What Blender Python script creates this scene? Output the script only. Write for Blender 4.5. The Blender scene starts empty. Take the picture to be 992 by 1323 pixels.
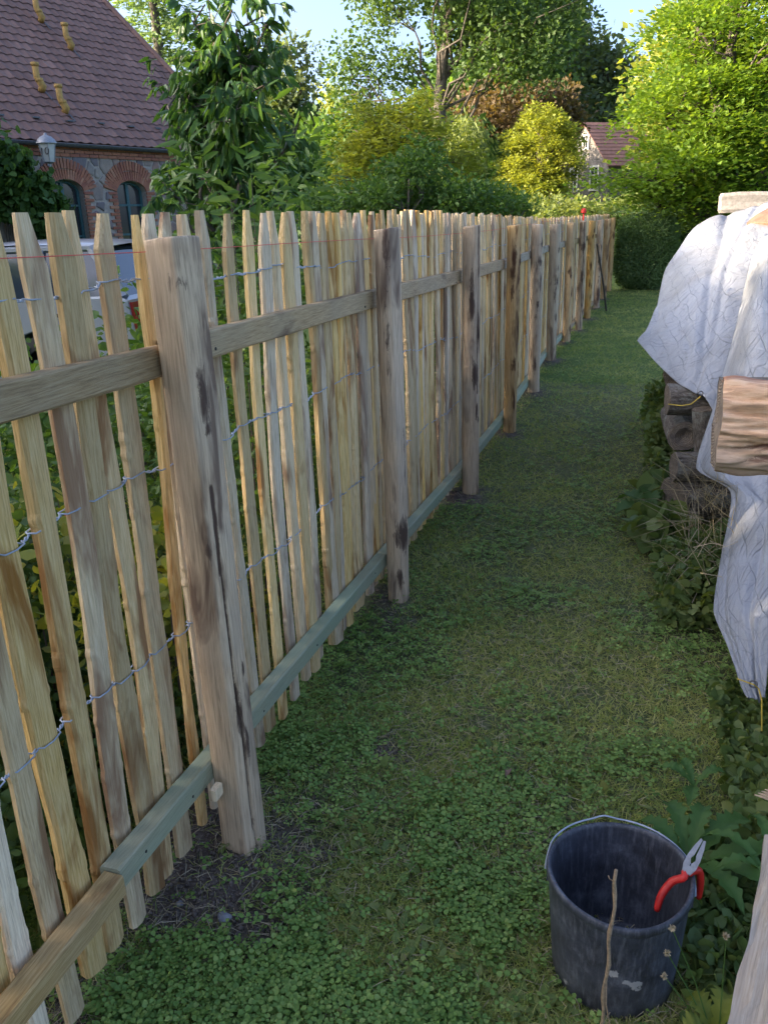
import bpy, bmesh, math, random
import numpy as np
from mathutils import Vector, Matrix
random.seed(7); rng = np.random.default_rng(7)
S = bpy.context.scene; COL = S.collection

# ---------------------------------------------------------------- camera
F = 1050.0; CX, CY, EYE = 496.0, 661.5, 1.52
_v = np.array([597-CX, 3585-CY, F]); _v /= np.linalg.norm(_v)
_d = np.array([825-CX, 284-CY, F]); _d /= np.linalg.norm(_d)
_up = -_v; _y = _d-_up*(_d@_up); _y /= np.linalg.norm(_y); _x = np.cross(_y, _up)
R = np.array([_x, _y, _up])
cam_d = bpy.data.cameras.new('camera'); cam = bpy.data.objects.new('camera', cam_d); COL.objects.link(cam)
cam_d.sensor_fit = 'HORIZONTAL'; cam_d.sensor_width = 36; cam_d.lens = F/992*36
cam_d.clip_start = 0.05; cam_d.clip_end = 2000
M = Matrix.Identity(4)
for i in range(3):
    M[i][0] = R[i, 0]; M[i][1] = -R[i, 1]; M[i][2] = -R[i, 2]
M[2][3] = EYE
cam.matrix_world = M; S.camera = cam

# ---------------------------------------------------------------- light
SUN_AZ, SUN_EL = math.radians(-112), math.radians(15.5)      # azimuth from +Y towards +X
W = bpy.data.worlds.new('World'); S.world = W; W.use_nodes = True
nt = W.node_tree; bg = nt.nodes['Background']
sky = nt.nodes.new('ShaderNodeTexSky'); sky.sky_type = 'NISHITA'; sky.sun_disc = False
sky.sun_elevation = SUN_EL; sky.sun_rotation = SUN_AZ
sky.altitude = 50; sky.air_density = .5; sky.dust_density = 5.0; sky.ozone_density = 1.5
nt.links.new(sky.outputs[0], bg.inputs[0]); bg.inputs[1].default_value = 0.15
sd = bpy.data.lights.new('sun', 'SUN'); sd.energy = 3.2; sd.angle = math.radians(0.55); sd.color = (1.0, 0.80, 0.55)
sun = bpy.data.objects.new('sun', sd); COL.objects.link(sun)
sdir = Vector((math.sin(SUN_AZ)*math.cos(SUN_EL), math.cos(SUN_AZ)*math.cos(SUN_EL), math.sin(SUN_EL)))
sun.rotation_euler = sdir.to_track_quat('Z', 'Y').to_euler()
S.view_settings.view_transform = 'Standard'; S.view_settings.look = 'None'
S.view_settings.exposure = 2.4; S.view_settings.gamma = 1

# ---------------------------------------------------------------- geometry of the photograph -> places in the world
def ray(px, py): return R @ np.array([px-CX, py-CY, F])
def ground(px, py, z=0.0):
    d = ray(px, py); return d*((z-EYE)/d[2])+[0, 0, EYE]
def aty(px, py, y):
    d = ray(px, py); return d*(y/d[1])+[0, 0, EYE]
def atx(px, py, x):
    d = ray(px, py); return d*(x/d[0])+[0, 0, EYE]

# ---------------------------------------------------------------- object helpers
def props(o, label=None, cat=None, group=None, kind=None):
    if label: o['label'] = label
    if cat: o['category'] = cat
    if group: o['group'] = group
    if kind: o['kind'] = kind
    return o
def empty(name, loc, label, cat, group=None, rz=0):
    o = bpy.data.objects.new(name, None); COL.objects.link(o); o.location = loc; o.rotation_euler.z = rz
    o.empty_display_size = .1
    return props(o, label, cat, group)
def link(name, me, parent=None, loc=(0, 0, 0), rot=(0, 0, 0)):
    o = bpy.data.objects.new(name, me); COL.objects.link(o); o.location = loc; o.rotation_euler = rot
    if parent: o.parent = parent
    return o
def mesh(name, V, Fs, mat, smooth=False, attrs=None):
    """V (n,3); Fs: list of faces or int array (m,k)"""
    me = bpy.data.meshes.new(name); V = np.asarray(V, dtype=np.float32)
    if isinstance(Fs, np.ndarray):
        m, k = Fs.shape
        me.vertices.add(len(V)); me.vertices.foreach_set('co', V.ravel())
        me.loops.add(m*k); me.loops.foreach_set('vertex_index', Fs.astype(np.int32).ravel())
        me.polygons.add(m); me.polygons.foreach_set('loop_start', np.arange(0, m*k, k, dtype=np.int32))
        me.update(calc_edges=True)
    else:
        me.from_pydata(V.tolist(), [], [list(f) for f in Fs]); me.update()
    if mat: me.materials.append(mat)
    if smooth: me.polygons.foreach_set('use_smooth', np.ones(len(me.polygons), dtype=bool))
    if attrs:
        for k_, a in attrs.items():
            at = me.attributes.new(k_, 'FLOAT', 'POINT'); at.data.foreach_set('value', np.asarray(a, dtype=np.float32))
    return me
class MB:
    def __init__(s): s.v = []; s.f = []
    def add(s, V, Fs):
        n = len(s.v); s.v.extend([tuple(map(float, p)) for p in V]); s.f.extend([tuple(i+n for i in f) for f in Fs])
    def box(s, c, d, rot=None, jit=0.0):
        V = []
        for x in (-.5, .5):
            for y in (-.5, .5):
                for z in (-.5, .5):
                    p = Vector((x*d[0], y*d[1], z*d[2]))+Vector([random.uniform(-jit, jit) for _ in range(3)])
                    if rot is not None: p = rot @ p
                    V.append(p+Vector(c))
        s.add(V, [(0, 1, 3, 2), (4, 6, 7, 5), (0, 4, 5, 1), (2, 3, 7, 6), (0, 2, 6, 4), (1, 5, 7, 3)])
    def tube(s, pts, rad, n=8, caps=True, flat=None):
        pts = [Vector(p) for p in pts]; rad = rad if hasattr(rad, '__len__') else [rad]*len(pts)
        V = []; prev = None
        for i, p in enumerate(pts):
            t = (pts[min(i+1, len(pts)-1)]-pts[max(i-1, 0)])
            if t.length < 1e-9: t = Vector((0, 0, 1))
            t.normalize()
            if prev is None:
                a = Vector((1, 0, 0)) if abs(t.x) < .8 else Vector((0, 1, 0)); u = t.cross(a).normalized()
            else:
                u = (prev-t*prev.dot(t)).normalized()
            prev = u; w = t.cross(u)
            for k in range(n):
                a = 2*math.pi*k/n; V.append(p+(u*math.cos(a)+w*math.sin(a)*(flat or 1))*rad[i])
        Fs = []
        for i in range(len(pts)-1):
            for k in range(n):
                k2 = (k+1) % n; Fs.append((i*n+k, i*n+k2, (i+1)*n+k2, (i+1)*n+k))
        if caps: Fs.append(tuple(range(n-1, -1, -1))); Fs.append(tuple((len(pts)-1)*n+k for k in range(n)))
        s.add(V, Fs)
    def prism(s, poly, ex):   # poly: 3-D ring, ex: extrusion vector
        n = len(poly); ex = Vector(ex); V = [Vector(p) for p in poly]+[Vector(p)+ex for p in poly]
        s.add(V, [tuple(range(n-1, -1, -1)), tuple(range(n, 2*n))]+[(i, (i+1) % n, n+(i+1) % n, n+i) for i in range(n)])
    def lathe(s, prof, n=40, c=(0, 0, 0), closed=False):
        V = []
        for r, z in prof:
            for k in range(n):
                a = 2*math.pi*k/n; V.append((c[0]+r*math.cos(a), c[1]+r*math.sin(a), c[2]+z))
        Fs = []; m = len(prof)
        for i in range(m if closed else m-1):
            j = (i+1) % m
            for k in range(n):
                k2 = (k+1) % n; Fs.append((i*n+k, i*n+k2, j*n+k2, j*n+k))
        s.add(V, Fs)
    def mesh(s, name, mat, smooth=False): return mesh(name, s.v, s.f, mat, smooth)
    def obj(s, name, mat, parent=None, smooth=False, loc=(0, 0, 0)): return link(name, s.mesh(name, mat, smooth), parent, loc)

def vnoise(x, y, seed=0, sc=1.0):
    """cheap smooth noise in about -1..1"""
    r = np.random.default_rng(seed); out = np.zeros_like(np.asarray(x, dtype=float)); amp = 0
    for k in range(9):
        th = r.uniform(0, 2*math.pi); f = sc*(1.0+k*.45)*r.uniform(.8, 1.2); ph = r.uniform(0, 6.28); a = 1/(1+k*.35)
        out = out+a*np.sin(f*(np.cos(th)*x+np.sin(th)*y)+ph+1.7*np.sin(f*.6*(np.sin(th)*x-np.cos(th)*y)+ph*2)); amp += a*a
    return out/math.sqrt(amp*1.1)

# ---------------------------------------------------------------- materials
def new_mat(name):
    m = bpy.data.materials.new(name); m.use_nodes = True; nt = m.node_tree
    b = nt.nodes['Principled BSDF']; return m, nt, b
def N(nt, t, **kw):
    n = nt.nodes.new(t)
    for k, v in kw.items():
        if k.startswith('i_'): n.inputs[k[2:].replace('_', ' ')].default_value = v
        else: setattr(n, k, v)
    return n
def ramp(nt, fac, stops):
    n = nt.nodes.new('ShaderNodeValToRGB'); els = n.color_ramp.elements
    while len(els) < len(stops): els.new(.5)
    for e, (p, c) in zip(els, stops): e.position = p; e.color = (*c, 1) if len(c) == 3 else c
    nt.links.new(fac, n.inputs[0]); return n.outputs[0]
def mixc(nt, fac, a, b, mode='MIX'):
    n = nt.nodes.new('ShaderNodeMix'); n.data_type = 'RGBA'; n.blend_type = mode
    for sock, v in ((n.inputs[0], fac), (n.inputs[6], a), (n.inputs[7], b)):
        if isinstance(v, bpy.types.NodeSocket): nt.links.new(v, sock)
        else: sock.default_value = v if isinstance(v, (int, float)) else (*v, 1)
    return n.outputs[2]
def coords(nt, scale=(1, 1, 1), which='Object', rand=True):
    tc = N(nt, 'ShaderNodeTexCoord'); mp = N(nt, 'ShaderNodeMapping'); mp.inputs['Scale'].default_value = scale
    src = tc.outputs[which]
    if rand:
        oi = N(nt, 'ShaderNodeObjectInfo'); ad = N(nt, 'ShaderNodeVectorMath', operation='MULTIPLY_ADD')
        cb = N(nt, 'ShaderNodeCombineXYZ'); nt.links.new(oi.outputs['Random'], cb.inputs[0]); nt.links.new(oi.outputs['Random'], cb.inputs[2])
        nt.links.new(cb.outputs[0], ad.inputs[0]); ad.inputs[1].default_value = (37, 0, 53); nt.links.new(src, ad.inputs[2]); src = ad.outputs[0]
    nt.links.new(src, mp.inputs[0]); return mp.outputs[0]
def noise(nt, vec, scale, detail=4, rough=.6, dist=0):
    n = N(nt, 'ShaderNodeTexNoise'); n.inputs['Scale'].default_value = scale; n.inputs['Detail'].default_value = detail
    n.inputs['Roughness'].default_value = rough; n.inputs['Distortion'].default_value = dist
    nt.links.new(vec, n.inputs['Vector']); return n.outputs['Fac']
def bump(nt, b, h, strength=.3, dist=.002):
    n = N(nt, 'ShaderNodeBump'); n.inputs['Strength'].default_value = strength; n.inputs['Distance'].default_value = dist
    nt.links.new(h, n.inputs['Height']); nt.links.new(n.outputs[0], b.inputs['Normal']); return n
def wood_mat(name, base, alt, stain, axis='Z', stain_lo=.62, grey=(.34, .32, .29), grey_amt=.5, grain=1.0, var=.25, rough=.75, attr=True, gcol=None):
    m, nt, b = new_mat(name)
    s = {'Z': (1, 1, .045), 'X': (.045, 1, 1), 'Y': (1, .045, 1), 'XL': (.16, 1, 1)}[axis]
    s2 = {'Z': (1, 1, .22), 'X': (.22, 1, 1), 'Y': (1, .22, 1), 'XL': (.3, 1, 1)}[axis]
    v = coords(nt, s); v2 = coords(nt, s2); v3 = coords(nt, (1, 1, 1))
    g = noise(nt, v, 290*grain, 6, .7, .3); g2 = noise(nt, v2, 11, 4, .6, .6); g3 = noise(nt, v3, 4.5, 3, .5)
    c = ramp(nt, g, [(.34, tuple(x*.66 for x in base)), (.47, base), (.64, alt)])
    # greyed weathering in broad soft patches
    gf = ramp(nt, g3, [(.42, (0, 0, 0)), (.68, (grey_amt,)*3)])
    c = mixc(nt, gf, c, grey)
    # brown heartwood streaks
    sf = ramp(nt, g2, [(stain_lo-.06, (0, 0, 0)), (stain_lo+.07, (.85,)*3)])
    c = mixc(nt, sf, c, stain)
    if attr:
        a = N(nt, 'ShaderNodeAttribute', attribute_name='knot')  # real knots, plus shade painted into cracks and grooves
        nn = noise(nt, v2, 34, 6, .75, 1.5)
        ml = N(nt, 'ShaderNodeMath', operation='MULTIPLY_ADD'); nt.links.new(nn, ml.inputs[0]); ml.inputs[1].default_value = 2.2
        sb_ = N(nt, 'ShaderNodeMath', operation='SUBTRACT'); nt.links.new(a.outputs['Fac'], sb_.inputs[0]); sb_.inputs[1].default_value = .88; nt.links.new(sb_.outputs[0], ml.inputs[2])
        kf = ramp(nt, ml.outputs[0], [(.52, (0, 0, 0)), (.60, (.55,)*3), (.80, (.75,)*3), (.95, (.95,)*3)])
        ab = N(nt, 'ShaderNodeAttribute', attribute_name='knot')
        gate = N(nt, 'ShaderNodeMath', operation='GREATER_THAN'); nt.links.new(ab.outputs['Fac'], gate.inputs[0]); gate.inputs[1].default_value = .02
        kk = N(nt, 'ShaderNodeMath', operation='MULTIPLY'); nt.links.new(kf, kk.inputs[0]); nt.links.new(gate.outputs[0], kk.inputs[1])
        c = mixc(nt, kk.outputs[0], c, (stain[0]*.55, stain[1]*.5, stain[2]*.6))
    oi = N(nt, 'ShaderNodeObjectInfo')
    hv = N(nt, 'ShaderNodeHueSaturation'); mr = N(nt, 'ShaderNodeMapRange'); nt.links.new(oi.outputs['Random'], mr.inputs[0])
    mr.inputs[3].default_value = 1-var; mr.inputs[4].default_value = 1+var*.7; nt.links.new(mr.outputs[0], hv.inputs['Value'])
    wn = N(nt, 'ShaderNodeTexWhiteNoise', noise_dimensions='1D'); nt.links.new(oi.outputs['Random'], wn.inputs['W'])
    mr2 = N(nt, 'ShaderNodeMapRange'); nt.links.new(wn.outputs['Value'], mr2.inputs[0]); mr2.inputs[3].default_value = .65; mr2.inputs[4].default_value = 1.15
    nt.links.new(mr2.outputs[0], hv.inputs['Saturation']); nt.links.new(c, hv.inputs['Color'])
    if gcol:      # greenish preservative bloom on the upper faces' timber, irregular
        gn = noise(nt, v2, 7, 3, .6); gfac = ramp(nt, gn, [(.35, (.25,)*3), (.6, (.9,)*3)])
        out = mixc(nt, gfac, hv.outputs[0], gcol)
    else: out = hv.outputs[0]
    nt.links.new(out, b.inputs['Base Color']); b.inputs['Roughness'].default_value = rough; b.inputs['Specular IOR Level'].default_value = .25
    ad = N(nt, 'ShaderNodeMath', operation='ADD'); nt.links.new(g, ad.inputs[0]); nt.links.new(g2, ad.inputs[1])
    bump(nt, b, ad.outputs[0], .55, .0025)
    return m
def leaf_mat(name, cols, trans=.3, sat=1.0, rough=.55, tcol=None):
    m, nt, b = new_mat(name)
    g = N(nt, 'ShaderNodeNewGeometry')
    c = ramp(nt, g.outputs['Random Per Island'], [((i+.0)/(max(1, len(cols)-1)), c) for i, c in enumerate(cols)])
    v = coords(nt, (1, 1, 1), rand=False); n = noise(nt, v, .55, 3, .6)
    c = mixc(nt, ramp(nt, n, [(.3, (0, 0, 0)), (.7, (.45,)*3)]), c, tuple(x*1.45 for x in cols[-1]))
    nt.links.new(c, b.inputs['Base Color']); b.inputs['Roughness'].default_value = rough; b.inputs['Specular IOR Level'].default_value = .3
    t = N(nt, 'ShaderNodeBsdfTranslucent'); hs = N(nt, 'ShaderNodeMix', data_type='RGBA', blend_type='MULTIPLY'); hs.inputs[0].default_value = 1
    nt.links.new(c, hs.inputs[6]); hs.inputs[7].default_value = (1.9, 1.75, .6, 1); nt.links.new(hs.outputs[2], t.inputs[0])
    mx = N(nt, 'ShaderNodeMixShader'); mx.inputs[0].default_value = trans
    nt.links.new(b.outputs[0], mx.inputs[1]); nt.links.new(t.outputs[0], mx.inputs[2])
    nt.links.new(mx.outputs[0], nt.nodes['Material Output'].inputs[0]); return m
def plain(name, col, rough=.6, metal=0, nscale=0, namp=.3, bs=0, spec=.4):
    m, nt, b = new_mat(name)
    b.inputs['Roughness'].default_value = rough; b.inputs['Metallic'].default_value = metal; b.inputs['Specular IOR Level'].default_value = spec
    if nscale:
        v = coords(nt); n = noise(nt, v, nscale, 5, .65)
        c = ramp(nt, n, [(.3, tuple(x*(1-namp) for x in col)), (.7, tuple(min(1, x*(1+namp)) for x in col))])
        nt.links.new(c, b.inputs['Base Color'])
        if bs: bump(nt, b, n, .6, bs)
    else: b.inputs['Base Color'].default_value = (*col, 1)
    return m

M_picket = wood_mat('split_chestnut', (.68, .465, .20), (.82, .615, .325), (.27, .11, .03), 'Z', .57, (.46, .36, .25), .2, var=.32)
M_post = wood_mat('peeled_post', (.50, .30, .115), (.63, .42, .185), (.12, .05, .018), 'Z', .585, (.34, .27, .19), .3, grain=.6, var=.16)
M_rail = wood_mat('weathered_rail', (.38, .25, .115), (.50, .36, .185), (.14, .08, .04), 'Y', .63, (.33, .27, .18), .35, var=.15, attr=False)
M_rail_green = wood_mat('green_treated_rail', (.36, .32, .20), (.45, .41, .28), (.14, .10, .06), 'Y', .70, (.27, .28, .23), .5, var=.08, attr=False, gcol=(.29, .345, .225))
M_bark = wood_mat('rough_bark', (.16, .13, .10), (.27, .24, .20), (.05, .04, .03), 'Z', .58, (.22, .22, .20), .7, grain=.4, var=.3, attr=False)
M_log_end_old = wood_mat('weathered_end_grain', (.20, .16, .12), (.28, .24, .19), (.07, .05, .035), 'Z', .6, (.17, .16, .15), .7, grain=.5, attr=False)
M_split = wood_mat('fresh_split_log', (.56, .29, .12), (.74, .47, .26), (.26, .085, .025), 'XL', .55, (.50, .38, .30), .5, grain=.28, var=.05, attr=True)
M_plank = wood_mat('rough_sawn_board', (.36, .30, .24), (.47, .41, .34), (.26, .16, .08), 'Z', .70, (.30, .29, .28), .7, grain=.7, var=.05, attr=False)
M_wire = plain('galvanised_wire', (.36, .40, .46), .5, .35, 90, .2)
M_trunk = plain('tree_bark', (.095, .08, .065), .9, 0, 9, .5, .02)
M_greyclay = plain('soil', (.15, .12, .10), .95, 0, 30, .45, .01)

def ring_mat():
    m, nt, b = new_mat('weathered_end_grain'); v = coords(nt, rand=False)
    w = N(nt, 'ShaderNodeTexWave', wave_type='RINGS', rings_direction='X'); w.inputs['Scale'].default_value = 38; w.inputs['Distortion'].default_value = 5; w.inputs['Detail'].default_value = 3; w.inputs['Detail Scale'].default_value = 1.5; nt.links.new(v, w.inputs['Vector'])
    n = noise(nt, v, 30, 5, .7); c = ramp(nt, w.outputs['Fac'], [(.0, (.13, .095, .065)), (.5, (.21, .165, .12)), (1, (.27, .22, .165))]); c = mixc(nt, ramp(nt, n, [(.4, (0, 0, 0)), (.65, (.8,)*3)]), c, (.10, .085, .075))
    nt.links.new(c, b.inputs['Base Color']); b.inputs['Roughness'].default_value = .9
    ad = N(nt, 'ShaderNodeMath', operation='ADD'); nt.links.new(w.outputs['Fac'], ad.inputs[0]); nt.links.new(n, ad.inputs[1]); bump(nt, b, ad.outputs[0], .6, .004); return m
M_log_end = ring_mat()
m, nt, b = new_mat('furrowed_bark'); v = coords(nt, (.3, 1, 1)); n1 = noise(nt, v, 45, 6, .75, 1.5); v2_ = coords(nt); n2 = noise(nt, v2_, 14, 5, .65)
c = ramp(nt, n1, [(.35, (.045, .035, .028)), (.5, (.15, .125, .10)), (.68, (.30, .27, .23))]); c = mixc(nt, ramp(nt, n2, [(.52, (0, 0, 0)), (.64, (.7,)*3)]), c, (.33, .34, .30))
nt.links.new(c, b.inputs['Base Color']); b.inputs['Roughness'].default_value = .95; bump(nt, b, n1, 1.0, .014); M_bark = m
# ---------------------------------------------------------------- ground
PATHX = lambda y: 0.0
POSTS = [(1.505, -.905, 1.497), (3.00, -.905, 1.488), (4.44, -.865, 1.475), (5.94, -.85, 1.456), (7.42, -.845, 1.442), (9.08, -.85, 1.42),
         (10.5, -.80, 1.42), (11.85, -.735, 1.42), (13.1, -.69, 1.41), (14.6, -.62, 1.41), (16.1, -.565, 1.41), (17.7, -.52, 1.42)]
FX_Y = [-1, 0, 3, 4.4, 5.9, 7.4, 9, 10.5, 11.8, 13.1, 14.6, 18.2]
FX_X = [-.905, -.905, -.905, -.865, -.85, -.845, -.85, -.80, -.735, -.69, -.62, -.50]
def fx(y): return float(np.interp(y, FX_Y, FX_X))
def fxa(y): return np.interp(y, FX_Y, FX_X)
def gz(x, y):
    x = np.asarray(x, dtype=float); y = np.asarray(y, dtype=float)
    z = .010*vnoise(x, y, 3, 3.5)+.012*vnoise(x, y, 4, 1.1)
    # heaped soil at the posts
    for py, px, _ in POSTS: z = z+.022*np.exp(-((x-px-.03)**2+(y-py)**2)/.028)
    # right-hand verge rises slightly under the weeds
    z = z+.05*np.clip((x-.35)/.5, 0, 1)*np.clip((8-y)/3, 0, 1)
    return z
def soilmask(x, y):
    """1 = bare soil"""
    m = np.zeros_like(np.asarray(x, dtype=float))
    for i, (py, px, _) in enumerate(POSTS):
        s = .05 if i == 0 else .03
        m = m+1.1*np.exp(-(((x-px+.02)**2)+(y-py+.03)**2)/s)
    m = m+.75*np.exp(-((x+1.0)/.16)**2)*(y < 1.75)
    m = m+.55*np.exp(-((x+.55)**2+(y-2.0)**2)/.012)+.5*np.exp(-((x+.8)**2+(y-1.25)**2)/.02)
    m = m+.35*vnoise(x, y, 21, 9)*(m > .15)
    return np.clip(m, 0, 1)
def drymask(x, y):
    return np.clip(.15+.85*vnoise(x, y, 31, 2.2), 0, 1)*np.clip(1.1-np.abs(x+.25)/.75, 0, 1)
gx = np.unique(np.concatenate([np.linspace(-400, -12, 12), np.linspace(-12, -2, 18), np.arange(-2, 1.2, .035), np.linspace(1.2, 12, 18), np.linspace(12, 400, 12)]))
gy = np.unique(np.concatenate([np.linspace(-400, -4, 10), np.linspace(-4, .6, 10), np.arange(.6, 6, .04), np.arange(6, 19, .12), np.linspace(19, 60, 25), np.linspace(60, 600, 12)]))
GX, GY = np.meshgrid(gx, gy); GZ = gz(GX, GY)
near = (np.abs(GX) < 12) & (GY > -4) & (GY < 60); GZ = np.where(near, GZ, 0)-.004
V = np.stack([GX, GY, GZ], -1).reshape(-1, 3); nx = len(gx); ny = len(gy)
ii, jj = np.meshgrid(np.arange(ny-1), np.arange(nx-1), indexing='ij'); a = (ii*nx+jj).ravel()
Fq = np.stack([a, a+1, a+nx+1, a+nx], 1)
m, nt, b = new_mat('ground_soil_and_turf')
v = coords(nt, rand=False); n1 = noise(nt, v, 3, 6, .7); n2 = noise(nt, v, 40, 5, .7)
grass = ramp(nt, n2, [(.3, (.06, .09, .025)), (.5, (.10, .15, .042)), (.7, (.15, .19, .06))])
soil = ramp(nt, n2, [(.3, (.075, .058, .048)), (.55, (.14, .112, .092)), (.75, (.22, .18, .15))])
at = N(nt, 'ShaderNodeAttribute', attribute_name='soil')
nt.links.new(mixc(nt, at.outputs['Fac'], grass, soil), b.inputs['Base Color']); b.inputs['Roughness'].default_value = .95; b.inputs['Specular IOR Level'].default_value = .1
bump(nt, b, n2, .8, .015)
sm = np.maximum(soilmask(V[:, 0], V[:, 1]), .45*(np.abs(V[:, 0]) < 1.3)*(V[:, 1] < 8))
g = link('ground', mesh('ground', V, Fq, m, True, {'soil': sm})); props(g, 'trodden lawn and bare soil beneath the fence and beyond', kind='structure')

# ---------------------------------------------------------------- leaves, vectorised
def basis(d, rs):
    """unit direction(s) d -> two perpendiculars with a random roll"""
    a = rs.normal(size=d.shape); u = np.cross(d, a); u /= np.linalg.norm(u, axis=1, keepdims=True)+1e-9
    return u, np.cross(d, u)
def leaves(P, D, L, Wd, rs, fold=.25, kind='quad', up=None):
    """P base points, D unit directions, L lengths, Wd half widths -> verts, faces"""
    n = len(P); L = np.broadcast_to(L, (n,))[:, None]; Wd = np.broadcast_to(Wd, (n,))[:, None]
    if up is not None:
        u = np.cross(D, up); u /= np.linalg.norm(u, axis=1, keepdims=True)+1e-9; w = np.cross(u, D)
    else: u, w = basis(D, rs)
    if kind == 'quad':
        a = P; bq = P+D*L*.45+u*Wd+w*Wd*fold; c = P+D*L; d = P+D*L*.45-u*Wd+w*Wd*fold
        V = np.stack([a, bq, c, d], 1).reshape(-1, 3); k = np.arange(n)[:, None]*4
        return V, np.concatenate([k+[0, 1, 2], k+[0, 2, 3]])
    if kind == 'lance':
        dr = -np.array([0, 0, 1.0])*L*.18
        s = [P, P+D*L*.3+u*Wd+w*Wd*fold, P+D*L*.3, P+D*L*.3-u*Wd+w*Wd*fold, P+D*L*.7+u*Wd*.75+dr*.5+w*Wd*fold, P+D*L*.7+dr*.5, P+D*L*.7-u*Wd*.75+dr*.5+w*Wd*fold, P+D*L+dr]
        V = np.stack(s, 1).reshape(-1, 3); k = np.arange(n)[:, None]*8
        Ft = np.concatenate([k+f for f in ([0, 1, 2], [0, 2, 3], [1, 4, 2], [4, 5, 2], [2, 5, 3], [5, 6, 3], [4, 7, 5], [5, 7, 6])])
        return V, Ft
    if kind == 'blade':
        a = P+u*Wd; bb = P-u*Wd; m1 = P+D*L*.55+u*Wd*.7; m2 = P+D*L*.55-u*Wd*.7; t = P+D*L+np.array([0, 0, -1])*L*.12+w*L*.18
        V = np.stack([a, bb, m1, m2, t], 1).reshape(-1, 3); k = np.arange(n)[:, None]*5
        return V, np.concatenate([k+[0, 1, 3], k+[0, 3, 2], k+[2, 3, 4]])
    if kind == 'clo':
        ring = [P+D*L*f+u*Wd*g+w*Wd*fold*abs(g) for f, g in ((0, 0), (.45, .8), (.9, .75), (1., 0), (.9, -.75), (.45, -.8))]
        V = np.stack(ring, 1).reshape(-1, 3); k = np.arange(n)[:, None]*6
        return V, np.concatenate([k+f for f in ([0, 1, 2], [0, 2, 3], [0, 3, 4], [0, 4, 5])])
    if kind == 'round':   # cupped leaf folded along its midrib, notched base and pointed tip
        ring = [P+D*L*f+u*Wd*g+w*Wd*(fold*abs(g)-.0) for f, g in ((.04, 0), (.02, .55), (.42, 1.0), (.78, .62), (1.0, 0), (.78, -.62), (.42, -1.0), (.02, -.55))]
        V = np.stack(ring, 1).reshape(-1, 3); k = np.arange(n)[:, None]*8
        return V, np.concatenate([k+f for f in ([0, 1, 2], [0, 2, 3], [0, 3, 4], [0, 4, 5], [0, 5, 6], [0, 6, 7])])
def unit(a): return a/(np.linalg.norm(a, axis=-1, keepdims=True)+1e-9)
def clump_points(cl, per, rad, rs):
    n = len(cl); k = rs.normal(size=(n, per, 3))*rad*.5
    k[..., 2] *= .75
    return (cl[:, None]+k).reshape(-1, 3), unit(k.reshape(-1, 3)+rs.normal(size=(n*per, 3))*rad*.35)
def crown_clumps(ells, n, rs, inner=.35):
    """clump centres near the skins of several ellipsoids"""
    out = []
    vol = np.array([e[3]*e[4]*e[5] for e in ells])**.67; vol /= vol.sum()
    for e, w in zip(ells, vol):
        k = max(3, int(n*w)); d = unit(rs.normal(size=(k, 3))); r = (rs.uniform(inner**3, 1, size=k))**(1/3)
        r *= 1+.10*np.sin(d[:, 0]*5+e[0])*np.sin(d[:, 2]*6+d[:, 1]*4)
        out.append(np.array(e[:3])+d*r[:, None]*np.array(e[3:6]))
    return np.concatenate(out)
def bough(mb, p0, p1, r0, r1, rs, n=5, wob=.06):
    p0 = np.array(p0); p1 = np.array(p1); L = np.linalg.norm(p1-p0); pts = []; rad = []
    off = rs.normal(size=(n+1, 3))*L*wob; off[0] = 0; off[-1] = 0
    for i in range(n+1):
        t = i/n; q = p0+(p1-p0)*t+off[i]; q[2] += L*.10*math.sin(math.pi*t)
        pts.append(q); rad.append(r0+(r1-r0)*t)
    mb.tube(pts, rad, 7, False)
    return pts
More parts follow.
